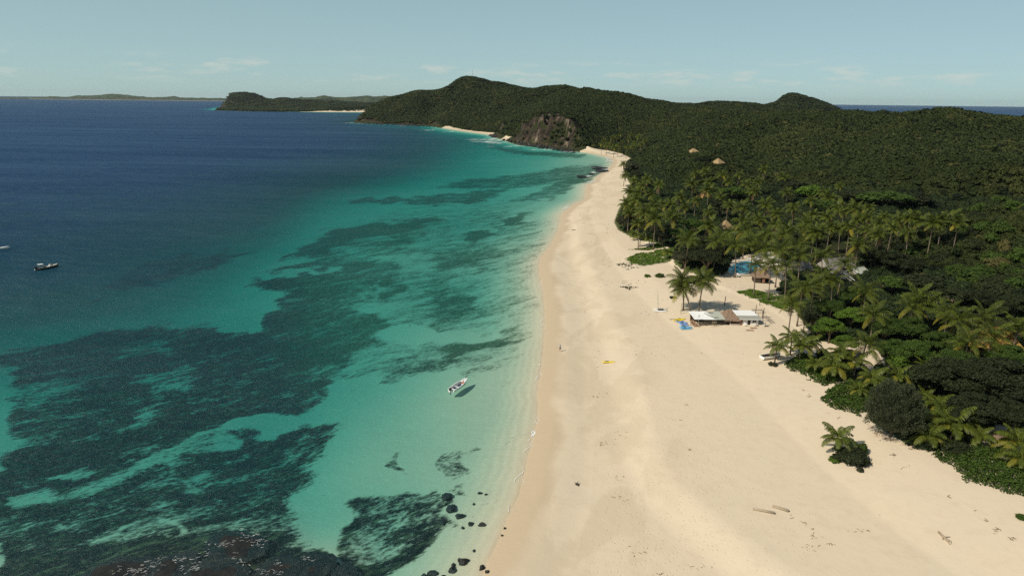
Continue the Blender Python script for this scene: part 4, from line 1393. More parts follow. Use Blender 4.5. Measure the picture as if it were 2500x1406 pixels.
# shrubs that stand alone on the sand
SHRUBS = [(1581, 672, 10, M_BRIGHT, 'small round shrub on open sand, the left of two', .62), (1610, 671, 13, M_MID, 'small round shrub on open sand, the right of two', .62), (2078, 1108, 42, M_DARK, 'dark sprawling shrub at the foot of the lone young palm', .6), (2036, 1119, 15, M_BRIGHT, 'small bright shrub left of the lone young palm foot', .7),
          (2103, 1100, 14, M_MID, 'upright sprig of leaves at the right end of the sprawling shrub', 1.5), (2099, 1143, 12, M_GREY, 'low grey scrap of shrub on sand below the lone palm', .5), (1886, 886, 13, M_GREY, 'straggly low shrub in front of the beached skiff', .5), (1643, 724, 10, M_GREY, 'dry twiggy shrub left of the shack palms', .5), (2499, 1262, 14, M_VINE, 'creeper mound at the right margin low in the picture', .6),
          (2330, 1088, 36, M_DARK, 'dark low bush under the bright palm clump', .6), (2005, 822, 13, M_BRIGHT, 'bright bush on sand right of the dark slender trunks', .7), (1938, 715, 12, M_MID, 'green bush at the back of the lawn', .7)]
for a, b, r, mt, lab, fl in SHRUBS:
    p = ground(a, b + r * .4)
    rm = r * (Vector((0, 0, CAM_H)) - p).length / FPX
    o = link('shrub', BROAD[int(a) % 5], None, (p.x, p.y, p.z + rm * fl * .35), a % 6.28, mt)
    o.scale = (rm, rm * .85, rm * fl)
    tag(o, lab, 'shrub')


# creepers and grass that cover the ground
def cover(name, polypx, n, leaf, hmax, mat, seed, kind='stuff', edge=1.2, patchy=0.0):
    P = [tuple(onplane(a, b, 2.5)[:2]) for a, b in polypx]
    rg = np.random.default_rng(seed)
    x0, x1 = min(p[0] for p in P), max(p[0] for p in P)
    y0, y1 = min(p[1] for p in P), max(p[1] for p in P)
    x, y = rg.uniform(x0 - 1, x1 + 1, n * 4), rg.uniform(y0 - 1, y1 + 1, n * 4)
    d = poly_sd(x, y, P) + (fbm(x / 1.3, y / 1.3, 3) - .5) * 2.4
    k = (d > 0) & (rg.random(len(x)) < sstep(0, .6, d) + .15) & (fbm(x / 2.2 + 9, y / 1.1, 3) > patchy)
    x, y, d = x[k][:n], y[k][:n], d[k][:n]
    z = H(x, y)
    hh = hmax * sstep(0, edge, d) * (.45 + 1.0 * fbm(x / 1.1, y / 1.1, 3))
    zz = z + .04 + hh * rg.uniform(.35, 1.0, len(x))
    C = np.stack((x, y, zz), -1)
    g = np.stack((rg.normal(0, .5, len(x)), rg.normal(0, .5, len(x)), np.full(len(x), 1.0)), -1)
    V_, F_ = leaf_quads(C, g, leaf, rg, .7, .5)
    lv = np.repeat(np.clip(rg.uniform(0, 1, len(x)) * .7 + .3 * hh / max(hmax, .01), 0, 1), 4)
    return link(name, mesh_np(name, V_, F_, mat, {'lv': lv}), kind=kind)


cover('creeper_thicket', [(1918, 885), (1950, 866), (2000, 880), (2040, 905), (2065, 938), (2010, 944), (1962, 918), (1926, 900)], 5200, .22, 1.0, M_VINE, 1)
cover('creeper_thicket', [(2003, 978), (2030, 946), (2090, 935), (2140, 965), (2135, 1000), (2095, 1018), (2040, 1002)], 6500, .2, 1.2, M_VINE, 2)
cover('creeper_thicket', [(2278, 1118), (2330, 1102), (2450, 1103), (2520, 1115), (2540, 1235), (2500, 1222), (2420, 1200), (2360, 1180), (2320, 1145)], 11000, .17, 1.1, M_VINE, 3)
cover('creeper_thicket', [(2210, 1090), (2290, 1085), (2390, 1078), (2400, 1092), (2290, 1108), (2230, 1100)], 1800, .2, .8, M_UNDER, 5)
cover('grass', [(1526, 630), (1560, 618), (1642, 612), (1646, 638), (1575, 648), (1540, 642)], 5000, .26, .16, M_GRASS, 6, patchy=.36)
cover('grass', [(1538, 609), (1600, 601), (1640, 606), (1600, 614)], 1500, .26, .16, M_GRASS, 7, patchy=.46)
cover('grass', [(1797, 716), (1832, 708), (1900, 722), (1940, 748), (1932, 768), (1872, 746)], 7500, .20, .16, M_GRASS, 8, patchy=.40)
cover('grass', [(1515, 693), (1540, 686), (1556, 696), (1535, 702)], 130, .25, .12, M_GREY, 9, patchy=.5)
cover('grass', [(1500, 640), (1530, 636), (1560, 652), (1530, 656)], 260, .25, .12, M_GREY, 10, patchy=.5)
cover('fallen_leaves', [(2130, 1045), (2200, 1085), (2280, 1108), (2200, 1098), (2130, 1062)], 900, .12, .05, M_DEADW, 12, patchy=.4)

# ------------------------------------------------------------------ built things
M_WHITE = plain('white_paint', (.74, .73, .70), .55, .08, 2.0)
M_WROOF = plain('white_sheet_roof', (.80, .80, .78), .5, .06, 1.2)
M_GROOF = plain('weathered_grey_sheet', (.30, .30, .26), .7, .2, 2.0)
M_GREYR = plain('grey_shingle', (.16, .15, .13), .85, .25, 1.5)
M_TRANS = plain('pale_green_sheet', (.42, .44, .37), .5, .12, 1.5)
M_DARKW = plain('dark_timber_and_shed_shade', (.055, .040, .028), .85, .3, 3.0)  # real dark timber, and the painted shade of the shed interior
M_BROWN = plain('brown_timber', (.23, .125, .075), .8, .25, 3.0)
M_PLANK = plain('worn_plank', (.33, .20, .125), .85, .3, 5.0)
M_BLACK = plain('black_plastic', (.016, .016, .018), .45, .2, 4.0, .4)
M_NAVY = plain('navy_floor_paint', (.022, .035, .10), .5, .25, 3.0)
M_HULLW = plain('white_gelcoat', (.76, .77, .74), .3, .05, 2.0, .5)
M_HULLD = plain('dark_hull_paint', (.075, .080, .075), .5, .25, 2.0, .4)
M_CREAM = plain('cream_deck', (.50, .46, .38), .6, .15, 3.0)
M_YEL = plain('yellow_plastic', (.78, .60, .03), .4, .10, 2.0, .4)
M_BLUE = plain('light_blue_plastic', (.14, .42, .66), .4, .12, 2.0, .4)
M_BLUE2 = plain('periwinkle_plastic', (.22, .36, .66), .4, .12, 2.0, .4)
M_ALU = plain('grey_metal', (.40, .40, .40), .4, .1, 3.0, .5, metal=.6)
M_GLASS = plain('dark_glass', (.02, .025, .03), .1, .1, 2.0, .6)
M_POOL = plain('pool_water', (.055, .36, .50), .08, .12, .5, .5)
M_STONE = plain('pale_paving', (.52, .46, .38), .85, .18, 1.5, .2)
M_RED = plain('salmon_shirt', (.62, .16, .10), .8, .15, 6.0, .1)
M_SKIN = plain('skin', (.17, .085, .05), .6, .1, 5.0)
M_SKIN2 = plain('tanned_skin', (.40, .23, .15), .6, .1, 5.0)
M_HAIR = plain('black_hair', (.012, .010, .009), .7, .2, 9.0)
M_SHIRT = plain('pale_blue_shirt', (.30, .46, .56), .8, .15, 6.0, .1)
M_SHORT = plain('dark_shorts', (.018, .018, .024), .85, .2, 6.0, .1)


def m_thatch(name, c0, c1):
    m, t = new_mat(name)
    n = t.noise(t.pos((3, 3, 1.2), obj=True), 1.0, 6, .75)
    w = t.noise(t.pos((14, 14, 1.5), obj=True), 1.0, 3, .6)
    c = t.mix(t.mr(n, .3, .7), c0, c1)
    c = t.mix(t.math('MULTIPLY', t.mr(w, .5, .7), .5), c, tuple(q * .45 for q in c0))
    t.out(t.bsdf(c, .95, t.bump(t.math('ADD', n, w), .8, .12), .05))
    return m


M_THATCH = m_thatch('grey_brown_thatch', (.17, .115, .08), (.34, .245, .175))
M_THATCHT = m_thatch('tan_thatch', (.24, .165, .085), (.46, .33, .18))
M_THATCHB = m_thatch('golden_brown_thatch', (.22, .13, .04), (.42, .27, .085))
M_THATCHR = m_thatch('russet_thatch', (.26, .14, .06), (.46, .26, .11))


def thatch_mesh(name, w, d, z0, z1, ridge, mat, seed=0, n=9):
    """hipped thatch, ridge = length of the ridge along x; ragged eaves, thickness below"""
    rg = random.Random(seed)
    mb = MB()
    rings = []
    for j in range(n + 1):
        t = j / n
        hx, hy = w / 2 * (1 - t) + ridge / 2 * t, d / 2 * (1 - t) + .02
        z = z0 + (z1 - z0) * (t ** .92)
        ring = []
        m = 7
        for side, (ax, ay, bx, by) in enumerate([(-1, -1, 1, -1), (1, -1, 1, 1), (1, 1, -1, 1), (-1, 1, -1, -1)]):
            for k in range(m):
                u = k / m
                a = rg.uniform(-.06, .06) * (w / 4) ** .5
                ring.append(((ax + (bx - ax) * u) * hx + a, (ay + (by - ay) * u) * hy + a, z + rg.uniform(-.07, .07) * (1.5 if j == 0 else .8)))
        rings.append(ring)
    under = [(p[0] * .97, p[1] * .97, p[2] - .22) for p in rings[0]]
    mb.loft([under] + rings, True, True)
    return mb.mesh(name, mat)


def thatched_hut(px, py, w, d, eave, apex, ridge, label, mat, rot=0.0, walls=True, stilts=0.0, h0=0.0, name='thatched_hut', seed=1, loc=None, posts=4):
    g = loc or ground(px, py)
    t = thing(name, label, 'hut', (g.x, g.y, g.z - .05), rot)
    link('roof', thatch_mesh('roof', w, d, eave + stilts, apex + stilts, ridge, mat, seed), t)
    iw, idp = w * .40, d * .40
    if stilts or walls:
        MB().box((0, 0, stilts + .1), (w * .84, d * .84, .2)).build('floor', M_DARKW, t)
    if walls:
        MB().box((0, idp, stilts + eave / 2 + .15), (iw * 2, .12, eave + .3)).box((-iw, 0, stilts + eave / 2), (.12, idp * 2, eave)).box((iw, 0, stilts + eave / 2), (.12, idp * 2, eave)).build('wall', M_DARKW, t)
        MB().box((-iw * .55, -idp, stilts + eave * .45), (iw * .8, .1, eave * .9)).build('wall', M_DARKW, t)
        MB().box((iw * .25, -idp * .98, stilts + .95), (.9, .06, 1.9)).build('door', M_BROWN, t)
    for sx in (-1, 1):
        for sy in (-1, 1):
            MB().tube([(sx * w * .41, sy * d * .41, -.4), (sx * w * .41, sy * d * .41, stilts + eave + .1)], .09, 6).build('post', M_DARKW, t)
    return t


# --- the beach shack
s0 = ground(1695, 798)
shack = thing('beach_shack', 'white beach shack with a shaggy thatch over its bar and an open white-roofed shed', 'shack', (s0.x, s0.y, s0.z))
MB().box((4.7, 2.6, .06), (9.4, 5.3, .12)).build('floor', M_DARKW, shack)  # floor colour darkened to imitate shade under the shed roof
for k in range(7):
    MB().box((.22 + k * .30, 2.4, .14), (.26, 4.7, .05)).build('plank', M_PLANK, shack)
for x, y in [(.7, .15), (3.2, .15), (5.3, .15), (7.2, .15), (.15, 2.6), (.15, 5.1)]:
    MB().tube([(x, y, -.2), (x, y, 2.3)], .075, 6).build('post', M_DARKW, shack)
rv = [(-.15, -.35, 2.22), (5.6, -.35, 2.20), (4.2, 5.7, 2.62), (-.35, 5.7, 2.60)]


def sheet(pts, th=.05, corr=0):
    mb = MB()
    a = [Vector(p) for p in pts]
    if corr:
        n = corr * 2
        top = []
        for i in range(n + 1):
            u = i / n
            dz = Vector((0, 0, .035 if i % 2 else 0))
            top.append((a[0].lerp(a[1], u) + dz, a[3].lerp(a[2], u) + dz))
        o = 0
        for p, q in top:
            mb.v += [tuple(p), tuple(q), tuple(p - Vector((0, 0, th))), tuple(q - Vector((0, 0, th)))]
        for i in range(n):
            b = i * 4
            mb.f += [(b, b + 4, b + 5, b + 1), (b + 2, b + 3, b + 7, b + 6), (b, b + 2, b + 6, b + 4), (b + 1, b + 5, b + 7, b + 3)]
        mb.f += [(0, 1, 3, 2), (n * 4, n * 4 + 2, n * 4 + 3, n * 4 + 1)]
        return mb
    lo = [p - Vector((0, 0, th)) for p in a]
    return mb.add(a + lo, [(0, 1, 2, 3), (7, 6, 5, 4), (0, 4, 5, 1), (1, 5, 6, 2), (2, 6, 7, 3), (3, 7, 4, 0)])


sheet(rv, .05, 16).build('shed_roof', M_WROOF, shack, label='white corrugated shed roof')
sheet([(5.615, -.35, 2.20), (8.9, -.35, 2.20), (8.0, 5.7, 2.62), (4.215, 5.7, 2.62)], .05, 10).build('shed_roof', M_TRANS, shack, label='pale green shed roof')
MB().box((5.4, 4.6, 2.70), (1.2, .8, .06), (.07, 0, 0)).build('roof_patch', M_GROOF, shack)
MB().box((6.0, 1.0, 2.45), (1.1, .5, .06), (.07, 0, 0)).build('roof_patch', M_GROOF, shack)
MB().tube([(3.6, 4.2, 2.62), (4.1, 2.3, 2.66), (5.5, .2, 2.34)], .06, 5).build('roof_pole', M_DARKW, shack)
MB().box((4.4, -.42, 2.13), (9.1, .08, .14)).build('fascia', M_DARKW, shack)
MB().box((4.8, 5.3, 1.25), (9.2, .1, 2.4)).build('back_wall', M_DARKW, shack)  # near-black tone paints in the shade at the back of the shed
MB().box((9.3, 2.7, 1.15), (.1, 5.0, 2.3)).build('side_wall', M_DARKW, shack)
MB().box((2.6, 4.2, .5), (3.4, .8, .8)).build('workbench', M_DARKW, shack)  # dark like the floor, interior shade put into its colour
# thatched bar and white hut
link('thatch_roof', thatch_mesh('thatch_roof', 4.3, 6.2, 1.95, 4.25, .5, M_THATCH, 4), shack, (9.95, 2.7, 0))
MB().box((10.75, .0, .50), (2.6, .12, 1.0)).build('bar_counter', M_WHITE, shack)
MB().box((10.75, -.08, 1.03), (2.75, .42, .06)).build('counter_top', M_BROWN, shack)
MB().tube([(9.5, .05, 0), (9.5, .05, 2.05)], .07, 6).build('post', M_WHITE, shack)
MB().box((10.8, 2.6, 1.0), (2.4, .08, 2.0)).build('bar_back', M_DARKW, shack)
MB().box((12.42, .02, 1.05), (.78, .09, 2.1)).build('door', M_BROWN, shack, label='brown plank door')
# front wall in pieces round the openings
for cx, cz, wx, wz in [(13.44, 1.2, 1.26, 2.4), (15.10, 1.2, .46, 2.4), (16.62, 1.2, .56, 2.4), (15.84, .62, 1.0, 1.24), (15.84, 2.22, 1.0, .36), (14.47, 2.25, .80, .30)]:
    MB().box((cx, 0, cz), (wx, .12, wz)).build('wall', M_WHITE, shack)
MB().box((16.90, 2.8, 1.2), (.12, 5.48, 2.4)).box((14.4, 5.6, 1.2), (5.0, .12, 2.4)).box((12.06, 2.8, 1.2), (.1, 5.4, 2.4)).build('wall', M_WHITE, shack)
MB().box((14.47, .30, 1.05), (.80, .06, 2.1), (0, 0, 0)).build('doorway', M_BLACK, shack, label='open doorway with a black panel for inner shade')  # black panel put in for the shade inside the hut
wf = MB().box((15.84, -.07, 1.27), (1.1, .08, .07)).box((15.84, -.07, 2.03), (1.1, .08, .07)).box((15.32, -.07, 1.65), (.07, .08, .69)).box((16.36, -.07, 1.65), (.07, .08, .69)).box((15.84, -.07, 1.65), (.06, .07, .69)).build('window', M_WHITE, shack)
for dx in (-.26, .26):
    MB().box((15.84 + dx, -.035, 1.65), (.45, .03, .69)).build('pane', M_GLASS, wf)
sheet([(11.5, 1.5, 2.86), (17.35, 1.5, 2.86), (17.2, 5.9, 2.96), (11.4, 5.9, 2.96)], .06, 14).build('hut_roof', M_WROOF, shack)
sheet([(11.75, -.62, 2.50), (17.75, -.62, 2.50), (17.4, 1.6, 2.80), (11.6, 1.6, 2.80)], .06, 14).build('awning_roof', M_GROOF, shack)
MB().box((14.75, -.68, 2.46), (6.05, .06, .17)).build('fascia', M_WHITE, shack)
MB().box((13.2, -.35, .05), (8.0, .8, .10)).build('step', M_STONE, shack)


def at_shack(x, y, z=0.0):
    return Vector((s0.x + x, s0.y + y, hz(s0.x + x, s0.y + y) + z))


# pergola to the right of the hut
pg = thing('pergola', 'skeletal timber pergola of posts and leaning beams at the right end of the shack', 'pergola', at_shack(17.6, 2.0))
for x, y, h in [(.3, 3.2, 4.0), (1.6, .9, 3.9), (.0, .2, 2.3), (2.4, 3.6, 2.4)]:
    MB().tube([(x, y, -.3), (x, y, h)], .085, 6).build('post', M_DARKW, pg)
for a, b in [((-.8, 3.2, 2.45), (2.7, 3.3, 2.4)), ((-.6, 1.0, 2.35), (2.6, 1.9, 2.3)), ((-.6, 4.2, 2.4), (2.3, 4.3, 2.35)), ((2.2, 4.4, 2.45), (1.7, .8, 2.4)), ((1.7, 1.0, 1.5), (3.6, -.9, .1)), ((2.4, 1.6, 1.6), (4.4, -.5, .1)), ((2.0, .9, 1.2), (3.9, 1.4, 1.2))]:
    MB().tube([a, b], .065, 5).build('beam', M_DARKW, pg)

# small things round the shack
p = ground(1662, 766.8)
tag(MB().tube([(0, 0, -.3), (.05, 0, 3.1)], [.08, .06], 6).build('pole', M_DEADW, loc=p), 'bare pole on the sand under the shack palms', 'pole', 'poles round the shack')
p = ground(1768.4, 745)
tag(MB().tube([(0, 0, -.3), (.18, 0, 2.7)], [.13, .11], 7).build('pole', M_DARKW, loc=p), 'thick dark post alone on the sand behind the thatched bar', 'pole', 'poles round the shack')
p = ground(1854.5, 745.5)
tag(MB().tube([(0, 0, -.3), (.06, 0, 4.1)], [.08, .06], 6).build('pole', M_DARKW, loc=p), 'thin dark pole at the edge of the lawn', 'pole', 'poles round the shack')
ds = thing('driftwood_rack', 'forked dead trunk standing at the left corner of the shed', 'driftwood', at_shack(-.6, 1.2))
MB().tube([(0, 0, -.2), (-.05, .2, 1.3), (-.35, .8, 3.0)], [.11, .09, .04], 6).build('trunk', M_BROWN, ds)
MB().tube([(-.03, .15, 1.0), (.5, 0, 1.9), (.6, -.1, 2.7)], [.07, .05, .02], 5).build('branch', M_BROWN, ds)
MB().tube([(0, .05, .5), (.6, -.1, .7), (.9, -.1, 1.5)], [.07, .05, .03], 5).build('branch', M_BROWN, ds)
fr = thing('wooden_stand', 'spindly wooden A-frame stand in front of the open shed', 'stand', at_shack(4.9, -1.0))
for a, b in [((0, 0, -.1), (.05, 0, 1.55)), ((-.75, .3, -.1), (-.25, .05, 1.5)), ((.8, .5, -.1), (.45, .05, 1.5))]:
    MB().tube([a, b], .05, 5).build('leg', M_DEADW, fr)
MB().tube([(-.65, 0, 1.53), (.65, 0, 1.55)], .05, 5).build('crossbar', M_DEADW, fr)
lp = thing('shower_post', 'slim blue-grey shower post with a round head at the front of the shed', 'shower', at_shack(.75, -.75))
MB().tube([(0, 0, -.1), (.05, 0, 3.2)], .04, 6).build('pipe', M_ALU, lp)
MB().tube([(.05, 0, 3.2), (.07, -.15, 3.35)], [.12, .2], 8).build('shower_head', M_ALU, lp)
for (x, y, w, d, r, lab) in [(14.9, -2.6, 1.9, 1.0, .12, 'brown slatted mat on the sand before the hut, the one nearer the wall'), (13.4, -4.3, 2.0, .9, -.12, 'slatted mat strewn with sticks, the one further from the hut')]:
    mt = thing('slatted_mat', lab, 'mat', at_shack(x, y, .01), r, 'mats on the sand before the hut')
    for k in range(9):
        MB().box((-w / 2 + w * (k + .5) / 9, 0, .06), (w / 9 * .72, d, .04)).build('slat', M_PLANK, mt)
    for yy in (-.35, .35):
        MB().box((0, yy * d, .02), (w, .08, .04)).build('batten', M_DARKW, mt)


def plastic_chair(loc, rot, mat, label):
    t = thing('beach_chair', label, 'chair', loc, rot, 'chairs before the hut')
    MB().box((0, 0, .40), (.5, .5, .05)).build('seat', mat, t)
    MB().box((0, .27, .72), (.5, .05, .6), (-.25, 0, 0)).build('backrest', mat, t)
    for sx in (-.21, .21):
        for sy in (-.21, .21):
            MB().box((sx, sy, .19), (.05, .05, .38)).build('leg', mat, t)
    return t


plastic_chair(at_shack(13.1, -.95, .1), 2.6, M_HULLW, 'white chair by the wall left of the dark doorway')
plastic_chair(at_shack(15.6, -1.1, .05), 2.9, M_HULLW, 'white chair under the hut window')
plastic_chair(at_shack(16.3, -1.0, .05), 1.2, M_BROWN, 'brown chair tipped at the right corner of the hut')
plastic_chair(at_shack(18.3, -.8, .05), 3.6, M_HULLW, 'white chair on the sand right of the hut')
tag(MB().tube([(0, 0, .12), (1.0, .3, .3), (1.6, .4, .7)], [.12, .09, .03], 6).tube([(.5, .1, .2), (.9, -.4, .3)], [.07, .02], 5).build('driftwood', M_DARKW, loc=at_shack(18.2, -1.5)), 'gnarled dark driftwood right of the hut steps', 'driftwood')


# --- kayaks
def lens_hull(L, W, Hh, rocker=.12, n=15, m=10, sharp=.75):
    rings = []
    for i in range(n):
        t = i / (n - 1) * 2 - 1
        b = max((1 - abs(t) ** 2.2), 0) ** sharp
        zc = .5 * Hh + rocker * t * t * 1.4
        rings.append([(t * L / 2, math.cos(2 * math.pi * k / m) * W / 2 * max(b, .04), zc + math.sin(2 * math.pi * k / m) * Hh / 2 * (.35 + .65 * b)) for k in range(m)])
    return MB().loft(rings)


K_HULL = lens_hull(3.5, .78, .36).mesh('hull', None, True)
K_SEAT = MB().ball((-.1, 0, .30), (.62, .24, .10), 10, 5).mesh('seat', M_BLACK, True)


def kayak(px, py, mat, label, group, L=3.5, rot=0.0):
    g = ground(px, py)
    t = thing('kayak', label, 'kayak', (g.x, g.y, g.z + .02), rot, group)
    k = L / 3.5
    h = link('hull', K_HULL, t, mat=mat)
    h.scale = (k, 1, 1)
    link('seat', K_SEAT, t, (-.25 * k, 0, .04))
    MB().tube([(.55 * k, -.05, .34), (1.1 * k, .02, .37)], .05, 5).build('hatch', M_BLACK, t)
    return t


kayak(1485, 885.6, M_YEL, 'lone yellow kayak lying on the open middle of the beach', 'kayaks on the sand', 3.4, .03)
kayak(1654.5, 784, M_YEL, 'bright yellow kayak at the front of the yellow pair by the shed', 'kayaks beside the shed', 3.0, .05)
kayak(1661, 780.8, M_YEL, 'dull yellow kayak at the back of the row by the shed', 'kayaks beside the shed', 2.9, .02)
for i, (a, b, mt, ln, lab) in enumerate([(1659, 787, M_BLUE2, 2.5, 'short blue kayak directly below the yellow pair'), (1667, 789.6, M_BLUE2, 2.5, 'periwinkle kayak second blue from the back of the row'), (1667.5, 792.4, M_BLUE2, 2.5, 'periwinkle kayak in the middle of the blue row'), (1671, 795.6, M_BLUE2, 2.5, 'pale periwinkle kayak third from the front of the row'), (1673, 800.4, M_BLUE, 3.6, 'long sky-blue kayak second from the front of the row'), (1675, 804.2, M_BLUE, 3.6, 'long sky-blue kayak at the front of the row')]):
    kayak(a, b, mt, lab, 'kayaks beside the shed', ln, .05 * (i % 3 - 1))
tag(MB().tube([(-1.1, 0, .06), (1.1, .05, .09)], .05, 5).box((-1.15, 0, .07), (.5, .22, .03)).box((1.15, .05, .09), (.5, .22, .03)).build('paddle', M_DARKW, loc=ground(1647, 779.6)), 'dark double-bladed paddle on sand behind the yellow kayaks', 'paddle')


# --- beach catamaran
ct = thing('catamaran', 'small white sailing catamaran with bare mast parked on the sand', 'catamaran', ground(1611, 760), .03)
hull = lens_hull(4.0, .42, .5, .16, 13, 8, .9).mesh('hull', M_HULLW, True)
for y in (-.85, .85):
    link('hull', hull, ct, (0, y, 0))
    MB().box((-2.0, y, .38), (.10, .05, .75)).build('rudder', M_ALU, ct)
for x in (-1.0, .6):
    MB().tube([(x, -.95, .56), (x, .95, .56)], .06, 6).build('crossbeam', M_ALU, ct)
MB().box((-.2, 0, .54), (1.5, 1.55, .03)).build('trampoline', M_BLACK, ct)
MB().tube([(.6, 0, .56), (1.0, 0, 6.3)], [.055, .04], 6).build('mast', M_ALU, ct)
MB().tube([(.5, 0, 1.0), (-1.9, .05, .85)], .045, 6).build('boom', M_ALU, ct)
for y in (-.85, .85):
    MB().tube([(.2, y, .5), (.93, 0, 5.3)], .012, 4).build('shroud', M_ALU, ct)
ct.rotation_euler[2] = math.pi - .05


# --- open motor boats
def open_boat(name, L, B, D, mats, loc, rot, label, inner=True):
    """stern at -L/2, bow at +L/2; D = depth of the hull amidships"""
    outer, rim_o, rim_i, floor = mats
    t = thing(name, label, 'boat', loc, rot)
    n = 16
    ro, ri, rims = [], [], []
    for i in range(n):
        u = i / (n - 1)
        x = -L / 2 + L * u
        b = B / 2 * (.86 + .14 * min(u * 3, 1)) * (1 - max(0, (u - .42) / .58) ** 2.1) + .03
        sh = D * (.88 + .16 * u + .42 * max(0, u - .55) ** 1.5 / .45 ** 1.5 * .6)
        kz = -.28 + .62 * max(0, (u - .62) / .38) ** 2.2 * D
        xx = x + .0
        cz = kz + (sh - kz) * .42
        ro.append([(xx, -b, sh), (xx, -b * .86, cz), (xx * 1.0, 0, kz), (xx, b * .86, cz), (xx, b, sh)])
        bi = max(b - .11, .02)
        fz = max(.12, kz + .2)
        ri.append([(xx, bi, sh), (xx, bi * .82, fz), (xx, 0, fz - .01), (xx, -bi * .82, fz), (xx, -bi, sh)])
        rims.append((xx, b, bi, sh))
    mb = MB()
    mb.loft(ro, False, False)
    mb.v += [tuple(q) for q in ro[0]]
    o = len(mb.v) - 5
    mb.f.append((o + 4, o + 3, o + 2, o + 1, o))
    mb.build('hull', outer, t, True)
    mi = MB().loft(ri, False, False)
    o = len(mi.v)
    x0 = rims[0][0] + .06
    mi.v += [(x0, q[1], q[2]) for q in ri[0]]
    mi.f.append((o, o + 1, o + 2, o + 3, o + 4))
    mi.build('inner_hull', rim_i, t)
    gw = MB()
    for sd in (-1, 1):
        gw.loft([[(x, sd * (b + .03), h - .05), (x, sd * (b + .03), h + .04), (x, sd * (bi - .02), h + .05), (x, sd * (bi - .02), h - .05)] for x, b, bi, h in rims])
    gw.build('gunwale', rim_o, t)
    return t, rims, ri


def outboard(t, x, z, s=1.0, y=0.0):
    e = MB().box((x - .28 * s, y, z + .28 * s), (.62 * s, .42 * s, .46 * s), (0, -.12, 0))
    e = e.build('outboard_motor', M_BLACK, t)
    bv = e.modifiers.new('round', 'BEVEL')
    bv.width = .10 * s
    bv.segments = 2
    MB().box((x - .22 * s, y, z - .45 * s), (.16 * s, .11 * s, 1.1 * s)).build('drive_leg', M_BLACK, e)
    MB().tube([(x + .0, y, z + .16 * s), (x + .65 * s, y + .1, z + .25 * s)], .035, 5).build('tiller', M_BLACK, e)


g = onplane(1120, 938.5)
pa, rims, ri = open_boat('motor_boat', 7.4, 1.95, .85, (M_HULLW, M_HULLW, M_HULLW, M_NAVY), (g[0], g[1], 0), 0, 'white open boat with a red-shirted passenger, afloat in clear shallows')
b0, b1 = onplane(1101, 953, .5), onplane(1140, 922.5, .9)
pa.rotation_euler[2] = math.atan2(b1[1] - b0[1], b1[0] - b0[0])
sc = (math.hypot(b1[0] - b0[0], b1[1] - b0[1])) / 7.4
pa.scale = (sc, sc, sc)
pa.location = ((b0[0] + b1[0]) / 2, (b0[1] + b1[1]) / 2, 0)
print('BOAT', sc * 7.4)
MB().box((.35, .22, .165), (2.3, 1.0, .05)).build('floor_mat', M_NAVY, pa)
MB().box((-1.75, .25, .165), (1.5, .95, .05)).build('floor_mat', M_NAVY, pa)
MB().box((-.85, 0, .42), (.36, 1.70, .07)).build('thwart', M_HULLW, pa)
MB().box((-2.5, 0, .42), (.36, 1.62, .07)).build('thwart', M_HULLW, pa)
MB().box((-1.25, -.45, .44), (.10, .8, .06), (0, 0, .3)).build('oar_rest', M_DARKW, pa)
sheet([(1.55, -.86, .80), (3.25, -.34, 1.12), (3.25, .34, 1.12), (1.55, .86, .80)], .06).build('bow_deck', M_HULLW, pa)
MB().tube([(2.4, -.02, .98), (3.3, .03, 1.16)], .05, 5).build('anchor_rope', M_ALU, pa)
MB().box((-3.05, -.45, .45), (.34, .40, .40)).build('fuel_tank', M_HULLW, pa)
outboard(pa, -3.72, .72, 1.15)

g = onplane(115, 655)
b0, b1 = onplane(90, 657.5, .4), onplane(142, 644, 1.0)
sc = math.hypot(b1[0] - b0[0], b1[1] - b0[1]) / 7.4
dk, rims, ri = open_boat('motor_boat', 7.4, 2.1, .85, (M_HULLD, M_CREAM, M_HULLD, M_CREAM), ((b0[0] + b1[0]) / 2, (b0[1] + b1[1]) / 2, 0), math.atan2(b1[1] - b0[1], b1[0] - b0[0]), 'dark-hulled motor boat with a white canopy, moored on deep blue water')
dk.scale = (sc, sc, sc)
print('BOAT2', sc * 7.4)
MB().box((.9, 0, .75), (.7, .7, 1.2)).build('console', M_WHITE, dk)
MB().box((1.18, 0, 1.55), (.06, .7, .5), (0, -.25, 0)).build('windscreen', M_GLASS, dk)
MB().tube([(.9, 0, 1.3), (.9, 0, 2.25)], .05, 5).build('antenna_mast', M_ALU, dk)
MB().box((.05, 0, .45), (.5, .8, .6)).build('seat', M_WHITE, dk)
sheet([(2.0, -.80, .88), (3.3, -.30, 1.14), (3.3, .30, 1.14), (2.0, .80, .88)], .06).build('bow_deck', M_CREAM, dk)
for x in (-1.6, -3.0):
    for y in (-.8, .8):
        MB().tube([(x, y, .7), (x, y * .9, 2.0)], .022, 5).build('canopy_pole', M_ALU, dk)
MB().box((-2.3, 0, 2.03), (1.7, 1.7, .05), (0, .06, 0)).build('canopy', M_WHITE, dk)
outboard(dk, -3.75, .72, 1.3, .28)
outboard(dk, -3.75, .72, 1.3, -.36)
tag(MB().ball((0, 0, .12), .24, 9, 6).build('mooring_buoy', M_HULLW, loc=onplane(86, 659.5), smooth=True), 'small white buoy floating at the stern of the dark motor boat', 'buoy')

